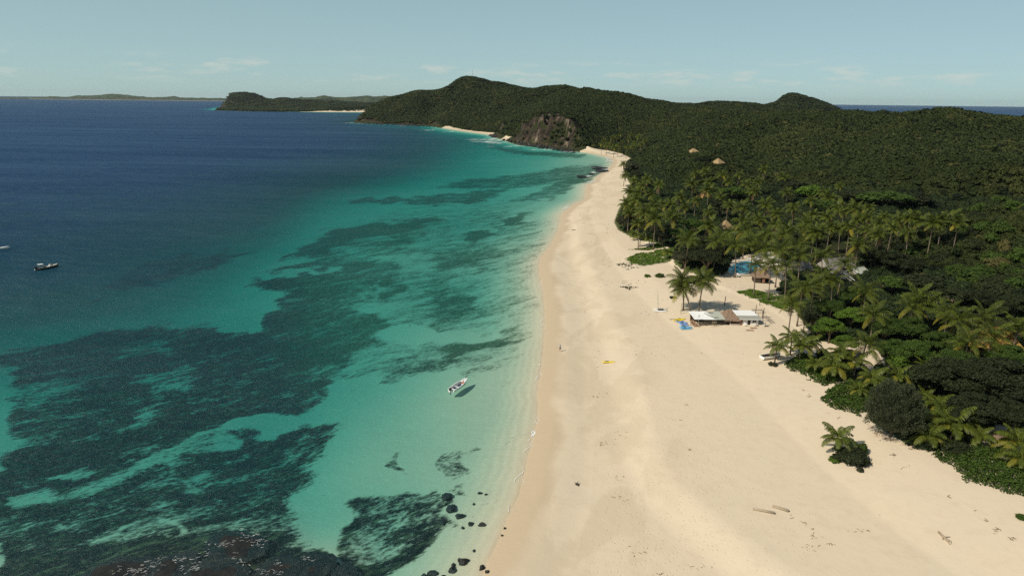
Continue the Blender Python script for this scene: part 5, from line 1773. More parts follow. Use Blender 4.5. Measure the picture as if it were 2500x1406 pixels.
b0, b1 = onplane(-32, 609.5, .4), onplane(23, 601, 1.1)
sc = math.hypot(b1[0] - b0[0], b1[1] - b0[1]) / 7.4
wb, rims, ri = open_boat('motor_boat', 7.4, 2.0, .8, (M_HULLW, M_HULLW, M_HULLW, M_CREAM), ((b0[0] + b1[0]) / 2, (b0[1] + b1[1]) / 2, 0), math.atan2(b1[1] - b0[1], b1[0] - b0[0]), 'white boat cut off by the left margin, its bow toward the bay')
wb.scale = (sc, sc, sc)
MB().box((-.5, 0, .42), (.36, 1.70, .07)).build('thwart', M_HULLW, wb)
sheet([(1.2, -.86, .80), (3.25, -.34, 1.10), (3.25, .34, 1.10), (1.2, .86, .80)], .06).build('bow_deck', M_HULLW, wb)
outboard(wb, -3.72, .7, 1.1)

# skiff drawn up under the young palms
g = ground(1882, 874)
sk, rims, ri = open_boat('beached_skiff', 5.2, 1.9, .62, (M_HULLW, M_HULLW, M_DARKW, M_DARKW), (g.x, g.y, g.z + .22), R(18), 'old white skiff hauled up under the arching young palm')
MB().box((0, 0, .34), (.34, 1.6, .06)).build('thwart', M_DARKW, sk)
MB().box((-1.6, 0, .34), (.34, 1.5, .06)).build('thwart', M_DARKW, sk)
MB().box((-2.62, 0, .25), (.06, 1.62, .55)).build('transom', M_HULLW, sk)
sk.rotation_euler[2] = R(20)


# --- people
def body_mesh(name, joints, bones, radii, mat, parent, sub=1):
    bm = bmesh.new()
    sk_ = bm.verts.layers.skin.verify()
    vs_ = [bm.verts.new(j) for j in joints]
    for a_, b_ in bones:
        bm.edges.new((vs_[a_], vs_[b_]))
    for v_, r in zip(vs_, radii):
        v_[sk_].radius = (r, r * .85)
        v_[sk_].use_root = False
    vs_[0][sk_].use_root = True
    me = bpy.data.meshes.new(name)
    bm.to_mesh(me)
    bm.free()
    me.materials.append(mat)
    o = link(name, me, parent)
    o.modifiers.new('skin', 'SKIN').use_smooth_shade = True
    s = o.modifiers.new('smooth', 'SUBSURF')
    s.levels = s.render_levels = sub
    return o


def person(label, loc, rot, pose, skin, shirt, shorts, group=None, hair=M_HAIR):
    t = thing('person', label, 'person', loc, rot, group)
    J = pose
    names = list(J)
    ix = {k: i for i, k in enumerate(names)}
    B = [('hip', 'waist'), ('waist', 'chest'), ('chest', 'neck'), ('neck', 'chin'), ('chin', 'head'), ('head', 'crown'), ('chest', 'shL'), ('shL', 'elL'), ('elL', 'haL'), ('haL', 'fiL'), ('chest', 'shR'), ('shR', 'elR'), ('elR', 'haR'), ('haR', 'fiR'),
         ('hip', 'thL'), ('thL', 'knL'), ('knL', 'anL'), ('anL', 'toL'), ('hip', 'thR'), ('thR', 'knR'), ('knR', 'anR'), ('anR', 'toR')]
    rad = dict(hip=.13, waist=.125, chest=.15, neck=.055, chin=.075, head=.095, crown=.06, shL=.065, elL=.043, haL=.032, fiL=.022, thL=.085, knL=.06, anL=.042, toL=.035)
    rr_ = [rad.get(k) or rad[k[:-1] + 'L'] for k in names]
    body_mesh('body', [J[k] for k in names], [(ix[a], ix[b]) for a, b in B], rr_, skin, t)
    tk = ['hip', 'waist', 'chest', 'shL', 'shR', 'elL', 'elR']
    mid = lambda a, b, u: tuple(J[a][i] + (J[b][i] - J[a][i]) * u for i in range(3))
    body_mesh('shirt', [mid('hip', 'waist', .1), J['waist'], J['chest'], J['shL'], J['shR'], mid('shL', 'elL', .7), mid('shR', 'elR', .7)], [(0, 1), (1, 2), (2, 3), (2, 4), (3, 5), (4, 6)], [.155, .150, .172, .085, .085, .066, .066], shirt, t)
    body_mesh('shorts', [J['hip'], J['thL'], J['thR'], mid('thL', 'knL', .85), mid('thR', 'knR', .85)], [(0, 1), (0, 2), (1, 3), (2, 4)], [.150, .108, .108, .095, .095], shorts, t)
    h, c = Vector(J['head']), Vector(J['crown'])
    MB().ball(tuple(h + (c - h) * .45), (.112, .118, .10), 10, 6).build('hair', hair, t, True)
    f = Vector((0, -.098, 0))
    for dx in (-.034, .034):
        MB().ball(tuple(h + Vector((dx, -.088, .0))), .013, 6, 4).build('eye', M_BLACK, t)
    MB().ball(tuple(h + Vector((0, -.104, -.03))), (.014, .02, .022), 6, 4).build('nose', skin, t)
    return t


walk = dict(hip=(0, 0, .95), waist=(0, .0, 1.10), chest=(0, -.03, 1.34), neck=(0, -.04, 1.50), chin=(0, -.06, 1.58), head=(0, -.06, 1.66), crown=(0, -.05, 1.76), shL=(.19, -.03, 1.42), elL=(.25, .12, 1.16), haL=(.25, .04, .92), fiL=(.24, .0, .82), shR=(-.19, -.03, 1.42), elR=(-.25, -.08, 1.16), haR=(-.23, -.24, .96), fiR=(-.22, -.31, .88),
            thL=(.09, .0, .86), knL=(.10, -.14, .48), anL=(.10, -.20, .09), toL=(.10, -.36, .04), thR=(-.09, .0, .86), knR=(-.10, .08, .48), anR=(-.10, .28, .14), toR=(-.10, .16, .03))
person('person walking along the wet sand in a pale blue top and dark shorts', ground(1367.5, 858), R(200), walk, M_SKIN2, M_SHIRT, M_SHORT)
sit = dict(hip=(0, 0, .0), waist=(0, .0, .16), chest=(0, -.06, .40), neck=(0, -.10, .56), chin=(0, -.14, .63), head=(0, -.15, .71), crown=(0, -.15, .81), shL=(.19, -.07, .47), elL=(.27, -.12, .20), haL=(.18, -.32, .12), fiL=(.14, -.40, .12), shR=(-.19, -.07, .47), elR=(-.27, -.10, .20), haR=(-.18, -.30, .10), fiR=(-.14, -.38, .10),
           thL=(.10, -.06, -.01), knL=(.15, -.46, .06), anL=(.14, -.50, -.36), toL=(.14, -.66, -.40), thR=(-.10, -.06, -.01), knR=(-.15, -.46, .06), anR=(-.14, -.50, -.36), toR=(-.14, -.66, -.40))
ang = pa.rotation_euler[2]
q = Vector((1.05, -.42, .58)) * (pa.scale[0])
ps = person('person in a salmon-red shirt with black hair sitting near the bow of the white boat', (pa.location[0] + q.x * math.cos(ang) - q.y * math.sin(ang), pa.location[1] + q.x * math.sin(ang) + q.y * math.cos(ang), q.z), ang + R(60), sit, M_SKIN, M_RED, M_RED)
MB().box((1.05, -.42, .36), (.5, .5, .36)).build('seat_box', M_HULLW, pa)


# --- huts on the slope and roofs in the wood
thatched_hut(1692, 383, 8.2, 7.2, 2.3, 5.4, .8, 'tan thatched hut on the slope, the higher left one of two', M_THATCHT, R(18), True, 1.3, seed=11)
thatched_hut(1752, 409, 7.0, 6.6, 1.9, 5.2, .5, 'tan thatched hut on the slope, the lower right one of two', M_THATCHT, R(35), True, 1.0, seed=12)
hb = ground(1718, 472, 4.5)
thatched_hut(0, 0, 7.2, 6.5, 2.2, 6.2, .6, 'russet thatched roof peeping through palms below the slope huts', M_THATCHR, R(40), True, seed=13, loc=hb)
hb = ground(1772, 545, 4)
thatched_hut(0, 0, 5.6, 5.2, 2.0, 5.6, .1, 'straw-coloured pointed thatch hemmed in by grove palms', M_THATCHT, R(20), True, seed=14, loc=hb)
hb = ground(1856, 688)
thatched_hut(0, 0, 5.6, 4.4, 2.0, 3.9, 2.2, 'grey thatched pavilion by the right end of the pool', M_THATCH, R(-6), True, seed=15, loc=hb)
hb = ground(2425, 836, 2.5)
thatched_hut(0, 0, 11.5, 9.0, 2.4, 6.4, 3.0, 'large golden-brown thatched roof behind palms at the right margin', M_THATCHB, R(-24), True, seed=16, loc=hb)
hb = ground(2456, 1094)
sh = thing('thatched_shelter', 'low thatched beach shade on posts beside the creeper bank at the right margin', 'shelter', hb, R(-20))
link('roof', thatch_mesh('roof', 4.2, 3.6, 1.9, 2.75, .4, M_THATCH, 21), sh)
for x, y in [(-1.8, -1.5), (1.8, -1.5), (-1.8, 1.5), (1.8, 1.5)]:
    MB().tube([(x, y, -.3), (x, y, 2.0)], .10, 6).build('post', M_BROWN, sh)
for k, (dx, dy, r, lab) in enumerate([(-1.0, -2.6, .5, 'dark wooden lounger lying furthest left by the thatched shade'), (1.0, -2.3, .4, 'dark wooden lounger nearest the creeper bank by the thatched shade')]):
    lg = thing('sun_lounger', lab, 'sun lounger', (hb.x + dx, hb.y + dy, hz(hb.x + dx, hb.y + dy)), r, 'loungers by the thatched shade')
    MB().box((0, 0, .32), (1.3, .6, .07)).build('seat', M_BROWN, lg)
    MB().box((.85, 0, .52), (.7, .6, .06), (0, -.6, 0)).build('backrest', M_BROWN, lg)
    for sx in (-.5, .5):
        for sy in (-.24, .24):
            MB().box((sx, sy, .15), (.07, .07, .32)).build('leg', M_BROWN, lg)


M_WALLC = plain('weathered_cream_wall', (.36, .33, .28), .8, .15, 2.0)


def gable_house(loc, rot, w, d, wall, rise, label, roof=M_GREYR, wallm=M_WALLC, windows=3):
    t = thing('house', label, 'house', (loc.x, loc.y, loc.z - .1), rot)
    mb = MB()
    mb.add([(-w / 2, -d / 2, 0), (w / 2, -d / 2, 0), (w / 2, d / 2, 0), (-w / 2, d / 2, 0), (-w / 2, -d / 2, wall), (w / 2, -d / 2, wall), (w / 2, d / 2, wall), (-w / 2, d / 2, wall), (-w / 2, 0, wall + rise), (w / 2, 0, wall + rise)],
           [(0, 1, 5, 4), (2, 3, 7, 6), (1, 2, 6, 9, 5), (3, 0, 4, 8, 7)])
    mb.build('wall', wallm, t)
    e = .7
    k = rise / (d / 2)
    sheet([(-w / 2 - e, -d / 2 - e, wall - e * k + .06), (w / 2 + e, -d / 2 - e, wall - e * k + .06), (w / 2 + e, 0, wall + rise + .06), (-w / 2 - e, 0, wall + rise + .06)], .1).build('roof', roof, t)
    sheet([(w / 2 + e, d / 2 + e, wall - e * k + .06), (-w / 2 - e, d / 2 + e, wall - e * k + .06), (-w / 2 - e, .01, wall + rise + .06), (w / 2 + e, .01, wall + rise + .06)], .1).build('roof', roof, t)
    MB().box((0, 0, wall + rise + .13), (w + 2 * e, .3, .08)).build('ridge_cap', roof, t)
    for sx in (-1, 1):
        sheet([(sx * (w / 2 + e) - .06, -d / 2 - e - .05, wall - e * k), (sx * (w / 2 + e) + .06, -d / 2 - e - .05, wall - e * k), (sx * (w / 2 + e) + .06, 0, wall + rise), (sx * (w / 2 + e) - .06, 0, wall + rise)], .2).build('barge_board', M_WHITE, t)
    for i in range(windows):
        x = -w / 2 + w * (i + .5) / windows
        f = MB().box((x, -d / 2 - .03, 1.55), (1.3, .08, 1.2)).build('window', M_WHITE, t)
        MB().box((x, -d / 2 - .075, 1.55), (1.1, .03, 1.0)).build('pane', M_GLASS, f)
    return t


gable_house(ground(2038, 640, 3.2), R(14), 9.5, 7, 2.6, 2.2, 'grey-roofed house with a white gable, half hidden by palms', windows=4)
gable_house(ground(1950, 652, 2.5), R(6), 6, 5, 2.5, 1.9, 'lower grey roof left of the white-gabled house', windows=2)
gable_house(ground(2052, 668, 3.0), R(75), 6.5, 6, 2.6, 1.9, 'short grey wing in front of the white-gabled house', windows=2)
gable_house(ground(2095, 662, 2.0), R(30), 4.5, 3.6, 2.3, 1.0, 'small pale roof at the right of the grey-roofed houses', roof=M_TRANS, windows=1)

# --- swimming pool
pool_px = [(1776, 662), (1786, 650), (1800, 643), (1818, 638), (1836, 638), (1852, 643), (1858, 649), (1842, 655), (1836, 664), (1812, 668), (1790, 668)]
zp = max(hz(*onplane(a, b, 3)[:2]) for a, b in pool_px + [(1815, 652), (1830, 650)]) + .08
pool_pts = [onplane(a, b, zp)[:2] for a, b in pool_px]
pc = np.mean(pool_pts, 0)
pool = thing('swimming_pool', 'turquoise swimming pool glimpsed behind the great spreading tree', 'pool', (pc[0], pc[1], 0))


def smooth_loop(P, k=4):
    n = len(P)
    out = []
    for i in range(n):
        p0, p1, p2, p3 = (np.array(P[(i + j - 1) % n]) for j in range(4))
        for u in np.linspace(0, 1, k, endpoint=False):
            out.append(.5 * (2 * p1 + (p2 - p0) * u + (2 * p0 - 5 * p1 + 4 * p2 - p3) * u * u + (3 * p1 - p0 - 3 * p2 + p3) * u ** 3))
    return out


PL = [q - pc for q in smooth_loop(pool_pts)]
out_ = [q * (1 + 3.2 / np.linalg.norm(q)) for q in PL]
mb = MB()
nP = len(PL)
mb.v = [(q[0], q[1], zp + .06) for q in PL] + [(q[0], q[1], zp + .06) for q in out_] + [(q[0], q[1], 1.5) for q in out_] + [(q[0], q[1], zp - .3) for q in PL]
for i in range(nP):
    j = (i + 1) % nP
    mb.f += [(i, nP + i, nP + j, j), (nP + i, 2 * nP + i, 2 * nP + j, nP + j), (i, j, 3 * nP + j, 3 * nP + i)]
mb.build('paved_rim', M_STONE, pool)
mb = MB()
mb.v = [(q[0], q[1], zp - .04) for q in PL] + [(0, 0, zp - .04)]
mb.f = [(i, (i + 1) % nP, nP) for i in range(nP)]
mb.build('pool_water', M_POOL, pool)
tp = [onplane(a, b, zp)[:2] for a, b in [(1822, 634), (1846, 628), (1905, 628), (1915, 650), (1868, 652), (1840, 640)]]
mb = MB()
mb.v = [(p_[0], p_[1], zp + .02) for p_ in tp] + [(p_[0], p_[1], 1.5) for p_ in tp]
mb.f = [(0, 1, 2, 3, 4, 5)] + [(i, (i + 1) % 6, 6 + (i + 1) % 6, 6 + i) for i in range(6)]
link('terrace', mb.mesh('terrace', M_STONE), kind='structure')
for k, (a, b, r, lab) in enumerate([(1877, 633, .5, 'white parasol standing open on the pool terrace'), (1884, 642, .2, 'second, lower white parasol nearer the thatched pavilion')]):
    p = onplane(a, b, zp)
    t = thing('parasol', lab, 'parasol', (p[0], p[1], zp), r, 'parasols by the pool')
    MB().tube([(0, 0, 0), (0, 0, 2.5)], .04, 6).build('pole', M_ALU, t)
    mbp = MB()
    mbp.v = [(math.cos(i * math.pi / 4) * 1.6, math.sin(i * math.pi / 4) * 1.6, 2.05) for i in range(8)] + [(0, 0, 2.6)] + [(0, 0, 2.5)]
    mbp.f = [(i, (i + 1) % 8, 8) for i in range(8)] + [((i + 1) % 8, i, 9) for i in range(8)]
    mbp.build('canopy', M_WHITE, t)
for k, (a, b, lab) in enumerate([(1828, 634.5, 'pale lounger at the far left of the pool terrace'), (1838, 633.5, 'pale lounger in the middle of the far pool side'), (1848, 636, 'pale lounger toward the parasols by the pool'), (1758, 672, 'white lounger in the tree shade left of the pool'), (1803, 674, 'white lounger on the near pool rim')]):
    p = ground(a, b) if k == 3 else onplane(a, b, zp + .05)
    lg = thing('sun_lounger', lab, 'sun lounger', (p[0], p[1], p[2] if k == 3 else zp + .06), .4 * k, 'loungers round the pool')
    MB().box((0, 0, .3), (1.3, .65, .08)).build('seat', M_WHITE, lg)
    MB().box((.85, 0, .5), (.7, .65, .07), (0, -.6, 0)).build('backrest', M_WHITE, lg)
    for sx in (-.5, .5):
        for sy in (-.26, .26):
            MB().box((sx, sy, .14), (.06, .06, .28)).build('leg', M_WHITE, lg)

# --- mast on the hilltop
p = aty(1154, 187, 1900)
ms = thing('radio_mast', 'thin radio mast standing on the highest hilltop', 'mast', (p[0], p[1], hz(p[0], p[1])))
MB().tube([(0, 0, -1), (0, 0, 21)], [.55, .35], 5).build('mast', M_ALU, ms)
for z in (12, 17):
    MB().box((0, 0, z), (2.2, .4, 1.0)).build('antenna', M_WHITE, ms)

# ------------------------------------------------------------------ drift logs, rocks, weed and foam
def log(a, b, c, d, r, label, mat=M_DEADW, stub=False):
    p, q = ground(a, b), ground(c, d)
    mb = MB().tube([(0, 0, r * .8), tuple((q - p) * .5 + Vector((0, .06, r * .9))), tuple(q - p + Vector((0, 0, r * .8)))], [r * .85, r, r * 1.05], 8)
    return tag(mb.build('driftwood_log', mat, loc=p, smooth=True), label, 'log', 'logs on the lower sand')


log(1838, 1244, 1891, 1254, .19, 'longer pale driftwood log, the left of a pair on open sand')
log(1886, 1237, 1925, 1249, .21, 'shorter thicker driftwood log, the right of a pair on open sand')
p = ground(2308, 1318)
mb = MB().tube([(0, -1.0, .12), (0, .1, .22), (-.12, 1.5, .3)], [.07, .16, .13], 7).tube([(0, .4, .25), (.9, .45, .25)], [.09, .03], 5).tube([(0, .1, .2), (.35, -.5, .25), (.3, -.8, .12)], [.12, .10, .03], 5).tube([(-.05, .3, .2), (-.6, -.1, .2)], [.07, .02], 5)
tag(mb.build('driftwood', M_DEADW, loc=p, smooth=True), 'knotty driftwood cross lying near the bottom right corner', 'driftwood')
p = ground(1408, 1183)
mb = MB().ball((0, 0, .12), (.34, .26, .18), 8, 5, .3, 4).tube([(0, 0, .2), (.3, .4, .5)], [.07, .02], 5).tube([(0, 0, .2), (-.4, .3, .35)], [.06, .02], 5).tube([(0, -.1, .15), (.25, -.6, .1)], [.08, .02], 5)
tag(mb.build('driftwood', M_DARKW, loc=p), 'small black stump washed up alone on damp sand', 'driftwood')
p = ground(1397, 562.5)
tag(MB().tube([(0, 0, .15), (2.2, .3, .25), (3.6, .2, .12)], [.14, .12, .05], 6).tube([(2.2, .3, .25), (2.9, 1.2, .5)], [.08, .02], 5).build('driftwood', M_DARKW, loc=p), 'branch stranded on the damp sand far up the beach', 'driftwood')

# boulders in the shallows, bottom middle
m, t = new_mat('wet_black_rock')
pp = t.pos(obj=True)
rk = t.noise(pp, 1.6, 6, .7)
t.out(t.bsdf(t.mix(t.mr(rk, .35, .7), (.006, .006, .005), (.026, .024, .017)), t.mix(rk, (.35, .35, .35), (.8, .8, .8)), t.bump(rk, .8, .15), .4))
M_ROCK = m


def rock_mesh(seed):
    rg = np.random.default_rng(seed)
    b = MB().ball((0, 0, 0), 1.0, 14, 9)
    v = np.array(b.v)
    ph = rg.uniform(0, 6, 6)
    k = 1 + .20 * np.sin(v[:, 0] * 2.6 + ph[0]) * np.cos(v[:, 1] * 2.2 + ph[1]) + .14 * np.sin(v[:, 1] * 4.5 + ph[2] + v[:, 2] * 3) + .10 * np.sin(v[:, 0] * 6.5 + ph[3]) * np.cos(v[:, 2] * 6 + ph[4]) + rg.uniform(-.07, .07, len(v))
    v = v * k[:, None]
    b.v = [tuple(q) for q in v]
    return b.mesh('boulder', M_ROCK)


ROCKS = [rock_mesh(700 + i) for i in range(6)]
BOULD = [(1131, 1367, 15, .55, 'largest black boulder breaking the surface near the bottom, left of the wet sand'), (1104, 1386, 12, .5, 'grey-black boulder touching the largest one on its left'), (1107, 1373, 7, .4, 'small boulder wedged behind the largest black one'), (1056, 1390, 14, .45, 'broad low boulder in the row at the bottom, left of middle'), (1034, 1395, 9, .4, 'boulder at the left end of the bottom row'),
         (1083, 1400, 7, .35, 'small boulder at the bottom edge of the row'), (1176, 1386, 9, .5, 'jagged rock standing half out at the very waterline'), (1190, 1396, 6, .4, 'small rock just right of the jagged waterline one'), (1178, 1380, 4, .35, 'tiny rock behind the jagged waterline one'), (1157, 1341, 5, .35, 'single small rock off the waterline'),
         (1233, 1290, 4, .3, 'small black stone on wet sand, upper of two'), (1226, 1307, 4, .25, 'small black stone on wet sand, lower of two'), (1177, 1277, 10, .4, 'olive-black rock awash in clear pale shallows'), (1150, 1272, 9, .2, 'sunken mossy rock left of the olive-black one'), (1130, 1280, 6, .12, 'small sunken rock in a trio with the mossy one'),
         (1124, 1251, 14, .15, 'long flat sunken rock parallel to the shore'), (1103, 1230, 18, .3, 'reddish dark rock on the right rim of the small reef'), (1090, 1200, 16, .25, 'dark rock at the top right of the small reef'), (1081, 1262, 13, .3, 'round dark rock at the right flank of the small reef'), (1172, 1195, 7, .05, 'faint greenish rock under clear water'), (1187, 1200, 5, .05, 'small faint rock beside the greenish one'), (1157, 1222, 5, .05, 'lone faint pebble-like rock under clear water')]
for i, (a, b, r, up, lab) in enumerate(BOULD):
    p = ground(a, b)
    rm = .85 * r * math.hypot(p.x, p.y, CAM_H) / FPX
    zb = float(H(np.array([p.x]), np.array([p.y]))[0])
    o = link('boulder', ROCKS[i % 6], None, (p.x, p.y, max(zb, -.9) + rm * .10 if up > .2 else min(zb + rm * .15, -.12)), i * 1.3)
    o.scale = (rm, rm * .8, rm * up + .12)
    tag(o, lab, 'rock')

# rock ledges: the reef flat bottom left, and the bars at the far bend of the beach
LEDGE = [(575, 1330, 70, .5, 'big tawny reef rock ringed by foam near the bottom left'), (300, 1400, 80, .5, 'dark reef rock streaked with foam at the bottom, furthest left'), (420, 1385, 60, .45, 'dark reef rock between the two foamy ones at the bottom'), (520, 1398, 70, .5, 'tawny reef rock on the bottom margin'), (680, 1392, 60, .4, 'dark reef rock right of the tawny ones'), (770, 1376, 50, .4, 'dark reef rock next to the turquoise sand channel'), (840, 1400, 40, .3, 'low reef rock at the bottom by the sand channel'),
         (1462, 410, 18, .5, 'black rock bar in the surf at the far bend, the upper'), (1474, 419, 20, .6, 'black rock bar at the far bend touching the sand, the lower'), (1422, 430, 14, .3, 'low black rocks awash off the far bend'), (1443, 424, 6, .3, 'small black rock in foam between the far rock bars')]
for i, (a, b, r, up, lab) in enumerate(LEDGE):
    p = onplane(a, b)
    rm = r * math.hypot(p[0], p[1], CAM_H) / FPX
    far_ = p[1] > 300
    o = link('reef_rock', ROCKS[(i + 2) % 6], None, (p[0], p[1], -.25 if not far_ else -.2), (i * .9) if not far_ else .15)
    o.scale = (rm, rm * (.75 if not far_ else 1.3), (.30 if not far_ else 1.1) * up * 2)
    tag(o, lab, 'rock')
# fallen rock at the foot of the cliffs
bl = MB()
rg = random.Random(3)
for i in range(260):
    u = rg.random()
    k = rg.choice([(1232, 342, 1400, 370), (1200, 331, 1212, 336), (865, 299.5, 1060, 309), (1250, 350, 1400, 371)])
    p = ground(k[0] + (k[2] - k[0]) * u + rg.uniform(-6, 6), k[1] + (k[3] - k[1]) * u + rg.uniform(-1.2, .6))
    s = rg.uniform(.6, 2.6)
    bl.ball((p.x, p.y, p.z + s * .1), (s * 1.3, s, s * .7), 7, 5, .3, i)
bl.build('cliff_boulders', M_ROCK, kind='stuff')

# -- foam
m, t = new_mat('sea_foam')
t.out(t.bsdf((.78, .79, .77), .8))
M_FOAM = m
fv, ff = [], []


def foam_streak(x, y, dx, dy, ln, wd, rg, z=.05):
    n = 6
    o = len(fv)
    px_, py_ = -dy, dx
    ph = rg.uniform(0, 6)
    for i in range(n):
        u = i / (n - 1)
        w = wd * math.sin(math.pi * (.08 + .84 * u)) * rg.uniform(.35, 1.2)
        cx = x + dx * ln * (u - .5) + px_ * math.sin(u * 5 + ph) * ln * .12
        cyy = y + dy * ln * (u - .5) + py_ * math.sin(u * 5 + ph) * ln * .12
        fv.append((cx - px_ * w, cyy - py_ * w, z + rg.uniform(0, .02)))
        fv.append((cx + px_ * w, cyy + py_ * w, z + rg.uniform(0, .02)))
    for i in range(n - 1):
        a = o + 2 * i
        ff.append((a, a + 1, a + 3, a + 2))


rg = random.Random(17)


def foam_at(px, py, rx, ry, n, ln, wd, ang=None, z=.10):
    for i in range(n):
        p = onplane(px + rg.gauss(0, rx), py + rg.gauss(0, ry))
        a = (ang if ang is not None else rg.uniform(-.3, .9)) + rg.gauss(0, .35)
        foam_streak(p[0], p[1], math.cos(a), math.sin(a), ln * rg.uniform(.4, 1.4), wd * rg.uniform(.4, 1.4), rg, z)


for a, b, rx, ry, n in [(545, 1330, 18, 5, 26), (610, 1312, 16, 8, 26), (635, 1328, 10, 6, 16), (330, 1398, 22, 7, 40), (385, 1377, 18, 5, 24), (435, 1368, 14, 4, 18), (470, 1390, 14, 8, 24), (480, 1368, 10, 5, 10), (505, 1355, 10, 4, 8), (600, 1376, 10, 4, 8), (655, 1395, 22, 3, 12), (675, 1373, 6, 4, 8), (640, 1400, 20, 3, 8), (580, 1355, 10, 3, 6), (750, 1365, 14, 5, 8)]:
    foam_at(a, b, rx, ry, int(n * .9), .5, .022, .35, .17)
for a, b, rx, ry, n in [(1205, 341, 14, 2.6, 70), (1185, 346, 16, 2, 40), (1215, 349, 14, 1.2, 30), (1160, 341, 12, 1, 18), (1055, 317.5, 8, .8, 14), (1040, 318.5, 6, .5, 8), (852, 300.5, 7, .6, 16), (875, 302, 10, .5, 14), (960, 306, 30, .5, 14), (1110, 322, 20, .7, 16), (1262, 357, 20, .8, 14), (1330, 366, 20, .8, 12), (1385, 371, 12, .7, 8), (1000, 308, 20, .5, 8)]:
    foam_at(a, b, rx, ry, n, 11, .9, .1, .12)
for a, b, rx, ry, n in [(1447, 409, 5, .9, 16), (1468, 407, 5, .8, 12), (1452, 422, 4, .8, 14), (1440, 431, 6, .8, 16), (1446, 445, 6, 1.2, 22), (1478, 414, 5, .7, 8)]:
    foam_at(a, b, rx, ry, n, 4, .45, .1, .16)
for a, b, c, d, w in [(1304, 1052, 1299, 1066, .13), (1313, 1018, 1309, 1035, .05), (1299, 1066, 1295, 1088, .05), (1326, 905, 1313, 928, .10), (1331, 770, 1329, 800, .05), (1380, 512, 1394, 503, .25), (1490, 396, 1497, 388, .5), (1485, 384, 1494, 390, .4)]:
    p, q = onplane(a, b), onplane(c, d)
    dx, dy = q[0] - p[0], q[1] - p[1]
    l_ = math.hypot(dx, dy)
    for k in range(5 if w > .1 else 2):
        foam_streak((p[0] + q[0]) / 2 + rg.gauss(0, w * .6), (p[1] + q[1]) / 2, dx / l_, dy / l_, l_ * 1.05, w, rg, .05)
cp = [onplane(a, b)[:2] for a, b, c_, w_ in coast_px[1:31]]
for p, q in zip(cp[:-1], cp[1:]):
    ln_ = math.hypot(q[0] - p[0], q[1] - p[1])
    for k in range(int(ln_ / 3) + 1):
        if rg.random() < .36:
            u = rg.random()
            dx, dy = (q[0] - p[0]) / ln_, (q[1] - p[1]) / ln_
            off = -abs(rg.gauss(.1, .5))
            foam_streak(p[0] + dx * ln_ * u + dy * off, p[1] + dy * ln_ * u - dx * off, dx, dy, rg.uniform(1.5, 5.5), rg.uniform(.02, .07), rg, .05)
fm = bpy.data.meshes.new('sea_foam')
fm.from_pydata(fv, [], ff)
fm.materials.append(M_FOAM)
link('sea_foam', fm, kind='stuff')

# -- washed-up weed, twigs and husks
dv = MB()
rg = random.Random(23)


def litter(px, py, sx, sy, n, size=.3):
    for i in range(n):
        a, b = px + rg.gauss(0, sx), py + rg.gauss(0, sy)
        p = onplane(a, b, 2.6)
        z = hz(p[0], p[1])
        if z < .1:
            continue
        p = onplane(a, b, z)
        s = size * rg.uniform(.3, 1.15)
        an = rg.uniform(0, 3.14)
        c, s_ = math.cos(an) * s, math.sin(an) * s
        dv.tube([(p[0] - c, p[1] - s_, z + .03), (p[0] + c * .2, p[1] + s_ * .2 + .1 * s, z + .05 + .1 * s), (p[0] + c, p[1] + s_, z + .02)], [.012 + .02 * rg.random(), .02 + .05 * s, .01], 4)


for q in [(1460, 965, 10, 4, 12), (1540, 970, 14, 10, 16), (1475, 1085, 18, 4, 14), (1520, 1060, 14, 12, 10), (1510, 1165, 8, 6, 8), (1510, 1215, 14, 6, 9), (1677, 988, 3, 2, 5, .35), (1664, 1027, 1, 1, 2, .3), (1681, 1097, 3, 1.5, 5), (1930, 1260, 3, 3, 4), (1965, 1278, 4, 2, 6), (1986, 1290, 2, 1, 3), (1985, 1312, 8, 5, 8), (1970, 1337, 8, 4, 7), (2030, 1328, 14, 3, 6), (2100, 1296, 16, 4, 8), (2110, 1198, 24, 6, 10), (2156, 1243, 8, 10, 6),
          (2318, 1212, 4, 2, 7, .3), (2408, 1270, 3, 2, 6), (2436, 1293, 5, 3, 12, .35), (2470, 1314, 4, 3, 9, .35), (2377, 1338, 3, 3, 5), (2380, 1246, 1, 1, 2), (2180, 1110, 5, 3, 8, .4), (2214, 1140, 6, 2, 4), (2048, 1022, 2, 2, 5, .3), (2022, 1008, 3, 1.5, 4, .3), (1976, 967, 4, 2, 8, .35), (1962, 952, 2, 1, 4, .35), (1812, 893, 8, 4, 10, .5), (1840, 915, 10, 4, 6), (1700, 1265, 14, 6, 12), (1780, 1316, 12, 4, 6), (1720, 1385, 20, 6, 6), (1560, 1350, 16, 8, 8), (1620, 1400, 8, 4, 4),
          (1540, 690, 24, 6, 30, .5), (1470, 700, 20, 20, 14, .4), (1440, 760, 12, 20, 10, .4), (1500, 640, 20, 10, 24, .5), (1500, 560, 24, 8, 30, .6), (1490, 470, 20, 20, 30, .6), (1440, 520, 20, 10, 30, .6), (1470, 590, 20, 14, 18, .5), (1570, 760, 40, 8, 12, .4), (1620, 735, 20, 8, 10, .4), (1555, 650, 20, 6, 20, .5), (1560, 850, 30, 20, 12, .35), (1450, 880, 14, 20, 10, .3), (1750, 840, 50, 12, 10, .35), (1870, 640, 30, 20, 20, .4), (2080, 880, 40, 14, 50, .4), (1960, 810, 14, 6, 30, .4), (1800, 705, 30, 4, 20, .4)]:
    litter(*q)
dv.build('beach_litter', plain('dry_weed', (.17, .13, .085), .9, .3, 4.0), kind='stuff')


